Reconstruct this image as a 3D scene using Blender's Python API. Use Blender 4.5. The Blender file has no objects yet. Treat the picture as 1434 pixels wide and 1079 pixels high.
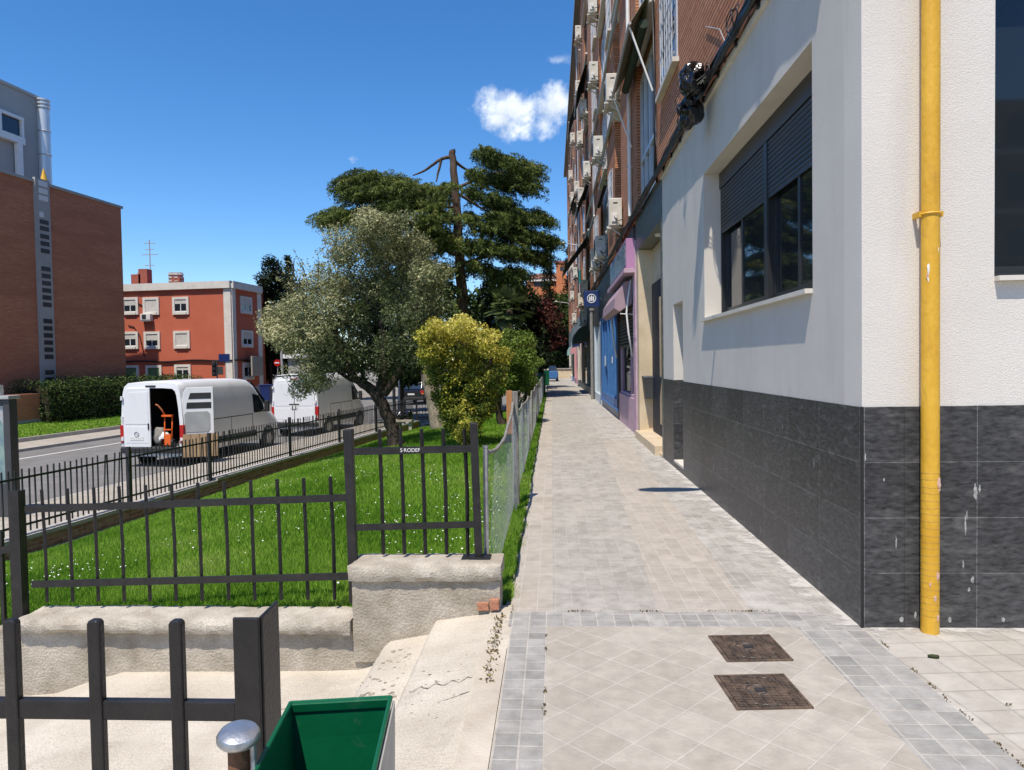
import bpy, bmesh, math, random
import numpy as np
from mathutils import Vector, Matrix, Euler
R = math.radians
S = bpy.context.scene
COL = S.collection
rnd = random.Random(7)
rng = np.random.default_rng(11)

# ------------------------------------------------------------------ camera
_Y = Vector((.056, .0315, -1)).normalized()
_Z = Vector((-.0165, 1, 0)); _Z.z = (_Z.x*_Y.x + _Z.y*_Y.y) / -_Y.z; _Z.normalize()
_X = _Y.cross(_Z)
CAMR = Matrix((_X, _Y, _Z))
CAMP = Vector((0, 0, 1.65))
cd = bpy.data.cameras.new('camera'); cam = bpy.data.objects.new('camera', cd); COL.objects.link(cam)
cd.sensor_width = 36; cd.lens = 36*1000/1434; cd.clip_start = .05; cd.clip_end = 3000
cam.matrix_world = Matrix.Translation(CAMP) @ CAMR.to_4x4()
S.camera = cam

def at(px, py, X=None, Y=None, Z=None):
    d = CAMR @ Vector(((px-717)/1000, -(py-539.5)/1000, -1))
    t = (X-CAMP.x)/d.x if X is not None else (Y-CAMP.y)/d.y if Y is not None else (Z-CAMP.z)/d.z
    return CAMP + t*d

# ------------------------------------------------------------------ light
SUN = Vector((-.155, -.46, 1)).normalized()
sl = bpy.data.lights.new('sun', 'SUN'); sl.energy = 4.4; sl.angle = R(.53); sl.color = (1, .915, .79)
so = bpy.data.objects.new('sun', sl); COL.objects.link(so)
so.rotation_euler = SUN.to_track_quat('Z', 'Y').to_euler(); so.location = (-20, -40, 60)
W = bpy.data.worlds.new('World'); S.world = W; W.use_nodes = True
nt = W.node_tree; nt.nodes.clear()
def wn(t, **k):
    n = nt.nodes.new(t)
    for a, b in k.items(): setattr(n, a, b)
    return n
def wl(a, b): nt.links.new(a, b)
wout = wn('ShaderNodeOutputWorld'); wbg = wn('ShaderNodeBackground'); wl(wbg.outputs[0], wout.inputs[0])
sky = wn('ShaderNodeTexSky', sky_type='NISHITA'); sky.sun_disc = False
sky.sun_elevation = math.asin(SUN.z); sky.sun_rotation = math.atan2(SUN.x, SUN.y)
sky.air_density = 1.0; sky.dust_density = .3; sky.ozone_density = 4.0; sky.altitude = 650
wbg.inputs[1].default_value = .148
def wmath(op, a, b=None, c=None):
    n = wn('ShaderNodeMath', operation=op)
    for i, v in enumerate((a, b, c)):
        if v is None: continue
        if isinstance(v, (int, float)): n.inputs[i].default_value = v
        else: wl(v, n.inputs[i])
    return n.outputs[0]
tc = wn('ShaderNodeTexCoord')
def cloud(px, py, rx, ry, nscale, thr):
    c = (at(px, py, Y=100)-CAMP).normalized()
    r = c.cross(Vector((0, 0, 1))).normalized(); u = r.cross(c)
    sub = wn('ShaderNodeVectorMath', operation='SUBTRACT'); wl(tc.outputs['Generated'], sub.inputs[0]); sub.inputs[1].default_value = c
    def dot(v, s):
        d = wn('ShaderNodeVectorMath', operation='DOT_PRODUCT'); wl(sub.outputs[0], d.inputs[0]); d.inputs[1].default_value = v
        return wmath('DIVIDE', d.outputs['Value'], s)
    a, b, e = dot(r, rx), dot(u, ry), dot(c, .6)
    s2 = wmath('SQRT', wmath('ADD', wmath('ADD', wmath('MULTIPLY', a, a), wmath('MULTIPLY', b, b)), wmath('MULTIPLY', e, e)))
    nz = wn('ShaderNodeTexNoise'); nz.inputs['Scale'].default_value = nscale; nz.inputs['Detail'].default_value = 9; nz.inputs['Roughness'].default_value = .6
    wl(tc.outputs['Generated'], nz.inputs['Vector'])
    v = wmath('ADD', wmath('SUBTRACT', 1.0, s2), wmath('MULTIPLY', wmath('SUBTRACT', nz.outputs['Fac'], .5), 2.6))
    mr = wn('ShaderNodeMapRange', interpolation_type='SMOOTHSTEP'); wl(v, mr.inputs['Value'])
    mr.inputs['From Min'].default_value = thr; mr.inputs['From Max'].default_value = thr+.95
    return mr.outputs['Result']
mask = None
for a in ((722, 152, .062, .030, 26, .02), (776, 152, .045, .034, 26, .02), (726, 182, .036, .026, 30, .1), (700, 168, .035, .018, 30, .15)):
    m = cloud(*a); mask = m if mask is None else wmath('MAXIMUM', mask, m)
for a in ((785, 85, .036, .014, 30, .35), (493, 223, .018, .010, 40, .55)):
    mask = wmath('MAXIMUM', mask, wmath('MULTIPLY', cloud(*a), .55))
shade = wn('ShaderNodeTexNoise'); shade.inputs['Scale'].default_value = 22; shade.inputs['Detail'].default_value = 6
wl(tc.outputs['Generated'], shade.inputs['Vector'])
cr = wn('ShaderNodeValToRGB'); wl(shade.outputs['Fac'], cr.inputs[0])
cr.color_ramp.elements[0].position = .35; cr.color_ramp.elements[0].color = (4.1, 4.6, 5.3, 1)
cr.color_ramp.elements[1].position = .62; cr.color_ramp.elements[1].color = (6.8, 7.1, 7.4, 1)
hs = wn('ShaderNodeHueSaturation'); hs.inputs['Hue'].default_value = .503; hs.inputs['Saturation'].default_value = 1.27; hs.inputs['Value'].default_value = 1.0; wl(sky.outputs[0], hs.inputs['Color'])
mx = wn('ShaderNodeMix', data_type='RGBA'); wl(mask, mx.inputs['Factor']); wl(hs.outputs[0], mx.inputs['A']); wl(cr.outputs[0], mx.inputs['B'])
wl(mx.outputs['Result'], wbg.inputs[0])
S.view_settings.view_transform = 'Standard'; S.view_settings.look = 'None'; S.view_settings.exposure = 0.31; S.view_settings.gamma = 1
S.cycles.max_bounces = 6; S.cycles.transparent_max_bounces = 8; S.cycles.caustics_reflective = False; S.cycles.caustics_refractive = False

# ------------------------------------------------------------------ materials
def base_mat(name):
    m = bpy.data.materials.new(name); m.use_nodes = True
    t = m.node_tree; b = t.nodes['Principled BSDF']
    return m, t, b
def c4(c): return (c[0], c[1], c[2], 1)
def mat(name, c1, c2=None, scale=6, rough=.7, metal=0, bump=0, bscale=60, spec=.5, detail=6, lo=.35, hi=.65, stretch=None, c3=None, stain=None, grain=0):
    m, t, b = base_mat(name)
    b.inputs['Roughness'].default_value = rough; b.inputs['Metallic'].default_value = metal
    b.inputs['Specular IOR Level'].default_value = spec
    co = t.nodes.new('ShaderNodeTexCoord'); vec = co.outputs['Object']
    if stretch:
        mp = t.nodes.new('ShaderNodeMapping'); t.links.new(vec, mp.inputs[0]); mp.inputs['Scale'].default_value = stretch; vec = mp.outputs[0]
    if c2 is None: b.inputs['Base Color'].default_value = c4(c1)
    else:
        n = t.nodes.new('ShaderNodeTexNoise'); n.inputs['Scale'].default_value = scale; n.inputs['Detail'].default_value = detail; n.inputs['Roughness'].default_value = .62
        t.links.new(vec, n.inputs['Vector'])
        r = t.nodes.new('ShaderNodeValToRGB'); t.links.new(n.outputs['Fac'], r.inputs[0])
        r.color_ramp.elements[0].position = lo; r.color_ramp.elements[0].color = c4(c1)
        r.color_ramp.elements[1].position = hi; r.color_ramp.elements[1].color = c4(c2)
        if c3: e = r.color_ramp.elements.new(min(.97, hi+.1)); e.color = c4(c3)
        col = r.outputs[0]
        def over(fac, other, mode='MIX'):
            x = t.nodes.new('ShaderNodeMix'); x.data_type = 'RGBA'; x.blend_type = mode
            if isinstance(fac, float): x.inputs['Factor'].default_value = fac
            else: t.links.new(fac, x.inputs['Factor'])
            t.links.new(col, x.inputs['A'])
            if isinstance(other, tuple): x.inputs['B'].default_value = c4(other)
            else: t.links.new(other, x.inputs['B'])
            return x.outputs['Result']
        if stain:      # weathering with a shape of its own: (colour, xyz scale, from, to, amount)
            mq = t.nodes.new('ShaderNodeMapping'); t.links.new(co.outputs['Object'], mq.inputs[0]); mq.inputs['Scale'].default_value = stain[1]
            ns = t.nodes.new('ShaderNodeTexNoise'); ns.inputs['Scale'].default_value = 1; ns.inputs['Detail'].default_value = 10; ns.inputs['Roughness'].default_value = .68; t.links.new(mq.outputs[0], ns.inputs['Vector'])
            ms_ = t.nodes.new('ShaderNodeMapRange'); t.links.new(ns.outputs['Fac'], ms_.inputs['Value']); ms_.inputs['From Min'].default_value = stain[2]; ms_.inputs['From Max'].default_value = stain[3]; ms_.inputs['To Max'].default_value = stain[4]
            col = over(ms_.outputs[0], stain[0])
        if grain:
            ng = t.nodes.new('ShaderNodeTexNoise'); ng.inputs['Scale'].default_value = 160; ng.inputs['Detail'].default_value = 3; t.links.new(co.outputs['Object'], ng.inputs['Vector'])
            rg = t.nodes.new('ShaderNodeValToRGB'); t.links.new(ng.outputs['Fac'], rg.inputs[0])
            rg.color_ramp.elements[0].position = .35; rg.color_ramp.elements[0].color = (1-grain,)*3+(1,); rg.color_ramp.elements[1].position = .62; rg.color_ramp.elements[1].color = (1+grain*.5,)*3+(1,)
            col = over(1.0, rg.outputs[0], 'MULTIPLY')
        t.links.new(col, b.inputs['Base Color'])
    if bump:
        n2 = t.nodes.new('ShaderNodeTexNoise'); n2.inputs['Scale'].default_value = bscale; n2.inputs['Detail'].default_value = 5
        t.links.new(vec, n2.inputs['Vector'])
        bp = t.nodes.new('ShaderNodeBump'); bp.inputs['Strength'].default_value = bump; bp.inputs['Distance'].default_value = .02
        t.links.new(n2.outputs['Fac'], bp.inputs['Height']); t.links.new(bp.outputs[0], b.inputs['Normal'])
    return m
def grid(name, c1, c2, mortar, bw, bh, ms, offset=0, uv='XY', rot=0, rough=.8, bump=.4, dirt=None, dscale=1.2, dlo=.5, dhi=.7, spec=.3, grain=.25, shift=(0, 0), bias=0., stretch=None, spots=0):
    """rectangular units in courses; uv picks the plane: XY ground, WZ any upright axis-aligned wall"""
    m, t, b = base_mat(name); L = t.links.new
    b.inputs['Roughness'].default_value = rough; b.inputs['Specular IOR Level'].default_value = spec
    co = t.nodes.new('ShaderNodeTexCoord'); sp = t.nodes.new('ShaderNodeSeparateXYZ'); L(co.outputs['Object'], sp.inputs[0])
    cb = t.nodes.new('ShaderNodeCombineXYZ')
    if uv == 'XY': L(sp.outputs[0], cb.inputs[0]); L(sp.outputs[1], cb.inputs[1])
    elif uv == 'YX': L(sp.outputs[1], cb.inputs[0]); L(sp.outputs[0], cb.inputs[1])
    else:
        ad = t.nodes.new('ShaderNodeMath'); L(sp.outputs[0], ad.inputs[0]); L(sp.outputs[1], ad.inputs[1]); L(ad.outputs[0], cb.inputs[0]); L(sp.outputs[2], cb.inputs[1])
    mp = t.nodes.new('ShaderNodeMapping'); L(cb.outputs[0], mp.inputs[0]); mp.inputs['Rotation'].default_value = (0, 0, rot); mp.inputs['Location'].default_value = (shift[0], shift[1], 0)
    br = t.nodes.new('ShaderNodeTexBrick'); br.offset = offset; br.squash = 1; L(mp.outputs[0], br.inputs['Vector'])
    br.inputs['Scale'].default_value = 1; br.inputs['Brick Width'].default_value = bw; br.inputs['Row Height'].default_value = bh
    br.inputs['Mortar Size'].default_value = ms; br.inputs['Mortar Smooth'].default_value = .25; br.inputs['Bias'].default_value = bias
    br.inputs['Color1'].default_value = c4(c1); br.inputs['Color2'].default_value = c4(c2); br.inputs['Mortar'].default_value = c4(mortar)
    col = br.outputs['Color']
    def noise(s, d=6):
        n = t.nodes.new('ShaderNodeTexNoise'); n.inputs['Scale'].default_value = s; n.inputs['Detail'].default_value = d; n.inputs['Roughness'].default_value = .65
        if stretch:
            mq = t.nodes.new('ShaderNodeMapping'); L(co.outputs['Object'], mq.inputs[0]); mq.inputs['Scale'].default_value = stretch; L(mq.outputs[0], n.inputs['Vector'])
        else: L(co.outputs['Object'], n.inputs['Vector'])
        return n.outputs['Fac']
    def mixc(f, a, bcol, mode='MIX'):
        x = t.nodes.new('ShaderNodeMix'); x.data_type = 'RGBA'; x.blend_type = mode
        if isinstance(f, float): x.inputs['Factor'].default_value = f
        else: L(f, x.inputs['Factor'])
        L(a, x.inputs['A'])
        if isinstance(bcol, tuple): x.inputs['B'].default_value = c4(bcol)
        else: L(bcol, x.inputs['B'])
        return x.outputs['Result']
    gr = t.nodes.new('ShaderNodeValToRGB'); L(noise(9), gr.inputs[0])
    gr.color_ramp.elements[0].position = .25; gr.color_ramp.elements[0].color = (1-grain*1.5,)*3+(1,)
    gr.color_ramp.elements[1].position = .75; gr.color_ramp.elements[1].color = (1+grain,)*3+(1,)
    col = mixc(1.0, col, gr.outputs[0], 'MULTIPLY')
    if dirt:
        mr = t.nodes.new('ShaderNodeMapRange'); L(noise(dscale, 8), mr.inputs['Value'])
        mr.inputs['From Min'].default_value = dlo; mr.inputs['From Max'].default_value = dhi; mr.inputs['To Max'].default_value = .85
        col = mixc(mr.outputs[0], col, dirt)
    if spots:      # chewing gum and dark drip spots
        vo = t.nodes.new('ShaderNodeTexVoronoi'); vo.inputs['Scale'].default_value = spots; L(co.outputs['Object'], vo.inputs['Vector'])
        sm = t.nodes.new('ShaderNodeMapRange'); L(vo.outputs['Distance'], sm.inputs['Value']); sm.inputs['From Min'].default_value = .07; sm.inputs['From Max'].default_value = .03
        sx = t.nodes.new('ShaderNodeSeparateColor'); L(vo.outputs['Color'], sx.inputs[0])
        gt = t.nodes.new('ShaderNodeMath'); gt.operation = 'GREATER_THAN'; L(sx.outputs[0], gt.inputs[0]); gt.inputs[1].default_value = .55
        mu = t.nodes.new('ShaderNodeMath'); mu.operation = 'MULTIPLY'; L(sm.outputs[0], mu.inputs[0]); L(gt.outputs[0], mu.inputs[1])
        mv = t.nodes.new('ShaderNodeMath'); mv.operation = 'MULTIPLY'; L(mu.outputs[0], mv.inputs[0]); mv.inputs[1].default_value = .55
        col = mixc(mv.outputs[0], col, (.16, .145, .125))
        wr = t.nodes.new('ShaderNodeMapRange'); L(noise(.55, 9), wr.inputs['Value']); wr.inputs['From Min'].default_value = .5; wr.inputs['From Max'].default_value = .72; wr.inputs['To Max'].default_value = .42
        col = mixc(wr.outputs[0], col, (.24, .215, .18))
    L(col, b.inputs['Base Color'])
    if bump:
        sb = t.nodes.new('ShaderNodeMath'); sb.operation = 'MULTIPLY_ADD'; L(br.outputs['Fac'], sb.inputs[0]); sb.inputs[1].default_value = -1.0; L(noise(45), sb.inputs[2])
        bp = t.nodes.new('ShaderNodeBump'); bp.inputs['Strength'].default_value = bump; bp.inputs['Distance'].default_value = .008
        L(sb.outputs[0], bp.inputs['Height']); L(bp.outputs[0], b.inputs['Normal'])
    return m
def leafmat(name, cols, rough=.55, trans=.25):
    m, t, b = base_mat(name); L = t.links.new
    a = t.nodes.new('ShaderNodeAttribute'); a.attribute_name = 'tint'
    r = t.nodes.new('ShaderNodeValToRGB'); L(a.outputs['Fac'], r.inputs[0])
    els = r.color_ramp.elements
    for i in range(1, len(cols)-1): els.new(i/(len(cols)-1))
    for i, c in enumerate(cols): els[i].position = i/(len(cols)-1); els[i].color = c4(c)
    L(r.outputs[0], b.inputs['Base Color']); b.inputs['Roughness'].default_value = rough; b.inputs['Specular IOR Level'].default_value = .12
    tr = t.nodes.new('ShaderNodeBsdfTranslucent'); L(r.outputs[0], tr.inputs[0])
    mxs = t.nodes.new('ShaderNodeMixShader'); mxs.inputs[0].default_value = trans
    L(b.outputs[0], mxs.inputs[1]); L(tr.outputs[0], mxs.inputs[2]); L(mxs.outputs[0], t.nodes['Material Output'].inputs[0])
    return m
def glassmat(name, c=(.015, .02, .025), rough=.03):
    m, t, b = base_mat(name); b.inputs['Base Color'].default_value = c4(c); b.inputs['Roughness'].default_value = rough
    b.inputs['IOR'].default_value = 1.5; b.inputs['Specular IOR Level'].default_value = .6
    return m

K = {}
K['iron'] = mat('dark painted iron', (.012, .011, .0115), (.024, .0215, .021), 14, .42, .1, .15, 120, c3=(.055, .03, .02), hi=.66)
K['ironfar'] = mat('grey painted iron', (.022, .021, .022), (.038, .037, .037), 6, .5, .1)
K['conc'] = mat('weathered concrete', (.30, .26, .20), (.52, .465, .385), 3.6, .9, 0, .5, 60, .2, detail=12, stain=((.22, .18, .13), (1.2, 1.2, 3), .54, .74, .7), grain=.2)
K['coping'] = mat('rough concrete coping', (.37, .325, .26), (.56, .51, .425), 5, .9, 0, .5, 80, .2, detail=12, stain=((.25, .205, .15), (2, 2, 2), .55, .74, .65), grain=.22)
K['slab'] = mat('worn concrete slab', (.42, .365, .295), (.58, .515, .43), 2.3, .9, 0, .35, 90, .2, detail=10)
K['stucco'] = mat('stucco darkened for grazing sun', (.60, .565, .515), (.655, .62, .57), 1.1, .9, 0, .25, 150, .2, stain=((.46, .435, .40), (2.5, 2.5, .4), .53, .8, .55), grain=.06)  # side render toned below the front; grazing sun put into the colour
K['stuccofront'] = mat('cream white stucco', (.66, .625, .57), (.71, .675, .62), 1.0, .9, 0, .3, 150, .2, stain=((.50, .475, .44), (3.5, 3.5, .35), .55, .8, .5), grain=.06)
K['sillm'] = mat('cream stone sill', (.58, .54, .48), (.68, .64, .57), 5, .7)
K['frame'] = mat('anthracite aluminium', (.028, .030, .034), (.034, .036, .04), 3, .38, .2)
K['glass'] = glassmat('window glass'); K['glassblue'] = glassmat('blue window glass', (.02, .035, .06), .06)
K['yellow'] = mat('yellow paint', (.62, .33, .022), (.74, .43, .045), 5, .5, 0, .25, 40, .4, stretch=(1, 1, .5), stain=((.38, .21, .05), (9, 9, 2), .56, .75, .6))
K['chip'] = mat('pink primer', (.55, .30, .22), (.62, .42, .33), 30, .8)
K['whitepaint'] = mat('white enamel', (.74, .735, .71), (.80, .79, .77), 3, .5)
K['acwhite'] = mat('aged white plastic casing', (.52, .49, .42), (.66, .63, .56), 2.5, .55)
K['acwhite2'] = mat('white plastic casing', (.66, .64, .60), (.74, .72, .68), 2.5, .5)
K['steel'] = mat('galvanised steel', (.36, .37, .38), (.55, .56, .57), 18, .38, .85, .1, 60)
K['rust'] = mat('rusted iron', (.10, .05, .028), (.24, .12, .06), 22, .8, .3, .5, 60)
K['black'] = mat('black rubber', (.012, .012, .013), (.02, .02, .02), 9, .5)
K['blackbag'] = mat('black plastic film', (.007, .007, .008), None, rough=.2, bump=.6, bscale=16, spec=.6)
K['cable'] = mat('black cable', (.007, .007, .008), (.02, .02, .02), 8, .4)
K['green'] = mat('green painted sheet', (.0, .085, .033), (.003, .11, .042), 5, .38, 0, .05, 30, stain=((.10, .17, .12), (14, 14, 14), .60, .8, .6))
K['brick'] = grid('brown facing brick', (.52, .20, .095), (.63, .285, .15), (.19, .10, .065), 1.6, .066, .014, .5, 'WZ', rough=.9, bump=.25, grain=.22)
K['brickfar'] = grid('red brown brick', (.50, .195, .10), (.58, .24, .13), (.47, .22, .14), .25, .065, .006, .5, 'WZ', rough=.85, bump=0, grain=.14, dirt=(.38, .145, .08), dscale=1, dlo=.42, dhi=.7, stretch=(.25, .25, 1.6))
K['brickwall'] = grid('weathered garden brick', (.21, .10, .06), (.34, .22, .15), (.30, .25, .19), .24, .07, .014, .5, 'WZ', rough=.9, bump=.8)
K['tile'] = grid('black slate tile', (.048, .048, .050), (.080, .080, .082), (.20, .20, .197), .66, .3375, .0022, 0, 'WZ', rough=.42, bump=.12, grain=.55, dirt=(.19, .187, .18), dscale=2.6, dlo=.54, dhi=.84, shift=(.31, 0), stretch=(1.8, 1.8, 5.5))
K['redstucco'] = mat('terracotta render', (.49, .125, .07), (.54, .15, .088), .5, .9, 0, .15, 30, .2)
K['trim'] = mat('pale stone trim', (.62, .58, .51), (.72, .68, .61), 2, .8)
K['grey'] = mat('grey concrete cladding', (.36, .34, .32), (.41, .39, .365), .3, .85)
K['strip'] = mat('light grey concrete panel', (.36, .35, .335), (.42, .41, .39), .8, .8)
K['slotdark'] = mat('dark louvre', (.03, .03, .032), None, rough=.5)
K['chrome'] = mat('white painted flue', (.62, .64, .66), (.70, .72, .74), .7, .35, .3)
K['asphalt'] = mat('asphalt', (.155, .15, .148), (.205, .20, .196), 1.4, .9, 0, .3, 80, .3, detail=10)
K['kerb'] = mat('concrete kerb', (.34, .32, .29), (.46, .435, .40), 3, .9)
K['earth'] = mat('dry earth', (.10, .075, .045), (.2, .15, .09), .8, .95)
K['lawn'] = mat('lawn soil', (.06, .13, .014), (.11, .21, .022), 2.5, .95, 0, .5, 40, .1)
K['bark'] = mat('dark bark', (.028, .022, .017), (.07, .055, .042), 9, .9, 0, 1., 22, .2, stretch=(1, 1, .25))
K['barkpale'] = mat('pale bark', (.20, .17, .13), (.36, .32, .26), 12, .9, 0, .8, 30, .2, stretch=(1, 1, .4))
K['barkbrown'] = mat('reddish brown bark', (.06, .04, .028), (.16, .115, .085), 8, .9, 0, 1., 18, .2, stretch=(1, 1, .22))
K['grass'] = leafmat('grass blade', [(.08, .19, .016), (.175, .35, .03), (.26, .44, .05), (.38, .48, .12)], .75, .4)
K['daisy'] = mat('daisy petal', (.85, .84, .78), None, rough=.6)
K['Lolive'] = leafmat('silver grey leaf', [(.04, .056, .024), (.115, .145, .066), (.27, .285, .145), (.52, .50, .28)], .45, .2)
K['Lcedar'] = leafmat('cedar needle', [(.018, .036, .014), (.065, .098, .026), (.165, .20, .05), (.34, .345, .10)], .5, .15)
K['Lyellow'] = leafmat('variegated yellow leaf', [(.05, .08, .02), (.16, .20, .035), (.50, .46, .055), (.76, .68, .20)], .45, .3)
K['Lbush'] = leafmat('bright green leaf', [(.03, .07, .01), (.10, .17, .025), (.22, .28, .06)], .45, .3)
K['Lhedge'] = leafmat('dark hedge leaf', [(.018, .038, .011), (.055, .095, .022), (.13, .18, .05)], .4, .2)
K['Ldark'] = leafmat('dark evergreen leaf', [(.008, .014, .007), (.02, .032, .012), (.045, .06, .02)], .5, .15)
K['Lmid'] = leafmat('mid green leaf', [(.015, .03, .008), (.045, .075, .018), (.10, .14, .035)], .5, .2)
K['Lpurple'] = leafmat('purple leaf', [(.03, .010, .010), (.08, .025, .022), (.16, .06, .045)], .5, .2)
K['Lpalm'] = leafmat('palm leaf', [(.03, .05, .018), (.08, .115, .04), (.17, .2, .09)], .4, .15)
K['Ldry'] = leafmat('dry shrub leaf', [(.08, .05, .025), (.2, .15, .06), (.32, .27, .12)], .6, .2)
K['wire'] = mat('galvanised wire', (.33, .34, .34), (.46, .47, .47), 30, .5, .2)
K['wood'] = mat('orange wood', (.36, .15, .05), (.48, .23, .09), 5, .7, 0, .3, 30, stretch=(6, 6, .7))
K['greywood'] = mat('weathered grey wood', (.16, .15, .135), (.30, .285, .26), 6, .85, 0, .4, 30, stretch=(6, 6, .7))
K['vanwhite'] = mat('white van paint', (.74, .75, .77), (.79, .80, .81), .8, .28, 0, 0, spec=.5, stain=((.50, .49, .46), (1.2, 1.2, 1.6), .54, .78, .45))
K['vandark'] = mat('black bumper plastic', (.018, .019, .021), (.03, .03, .032), 4, .6)
K['vaninside'] = mat('dark cargo lining', (.05, .048, .045), (.08, .076, .07), 3, .8)
K['redlamp'] = mat('red lamp lens', (.42, .012, .012), None, rough=.2)
K['cream'] = mat('cream limestone', (.55, .44, .29), (.66, .545, .39), 2.2, .6, 0, .1, 40)
K['granite'] = mat('dark green granite', (.05, .06, .052), (.15, .16, .145), 9, .38, 0, 0, detail=10)
K['purple'] = mat('lilac paint', (.45, .30, .39), (.55, .39, .47), 6, .7, 0, .5, 30)
K['pinkpurple'] = mat('violet paint', (.42, .20, .36), (.48, .25, .42), 4, .5)
K['mauve'] = mat('dusty mauve canvas', (.34, .23, .27), (.40, .28, .32), 5, .8)
K['blue'] = mat('blue paint', (.035, .13, .34), (.06, .18, .42), 4, .45)
K['paleblue'] = mat('pale blue paint', (.48, .56, .62), (.56, .63, .68), 3, .6)
K['navy'] = mat('navy sign face', (.012, .03, .13), None, rough=.35)
K['awngreen'] = mat('dark green canvas', (.012, .028, .018), (.022, .042, .026), 6, .8)
K['awnolive'] = mat('olive striped canvas', (.24, .23, .16), (.34, .32, .23), 3, .85)  # olive raised to stand in for daylight coming through the cloth
K['shutter'] = mat('black roller slats', (.022, .022, .024), (.03, .03, .032), 3, .5)
K['pink'] = mat('pink paint', (.62, .30, .32), None, rough=.7)
K['orange'] = mat('orange enamel', (.75, .13, .015), None, rough=.4)
K['card'] = mat('cardboard', (.33, .22, .12), (.42, .29, .17), 4, .9)
K['plate'] = mat('white plate', (.7, .7, .68), None, rough=.4)
K['ochre'] = mat('orange brick house', (.50, .16, .06), (.56, .20, .08), 2, .9)
K['rooftile'] = mat('brown roof tile', (.16, .07, .045), (.24, .11, .07), 6, .9)
K['darkpaint'] = mat('black car paint', (.008, .009, .012), None, rough=.18, spec=.6)
K['amber'] = mat('amber lamp lens', (.85, .25, .02), None, rough=.25)
K['paper'] = mat('faded blue poster', (.10, .19, .24), (.32, .42, .36), 3.5, .5, stretch=(1, 1, .6))
K['dkgrey'] = mat('dark grey metal panel', (.06, .06, .062), (.085, .085, .088), 2, .5, .3)
K['cement'] = mat('white cement smear', (.60, .58, .54), (.74, .72, .68), 9, .9, 0, .5, 60)
K['redbrick'] = mat('broken red brick', (.38, .16, .09), (.52, .25, .15), 14, .9, 0, .6, 40)
K['sandpanel'] = mat('blank beige panel', (.33, .30, .25), (.36, .325, .27), 1, .7)
K['scribble'] = mat('white marker', (.75, .74, .72), None, rough=.7)
K['duct'] = mat('grey metal conduit', (.42, .41, .41), (.52, .51, .50), 3, .5, .4)
K['moss'] = mat('dark moss', (.02, .035, .01), (.06, .07, .02), 30, .95)

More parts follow.
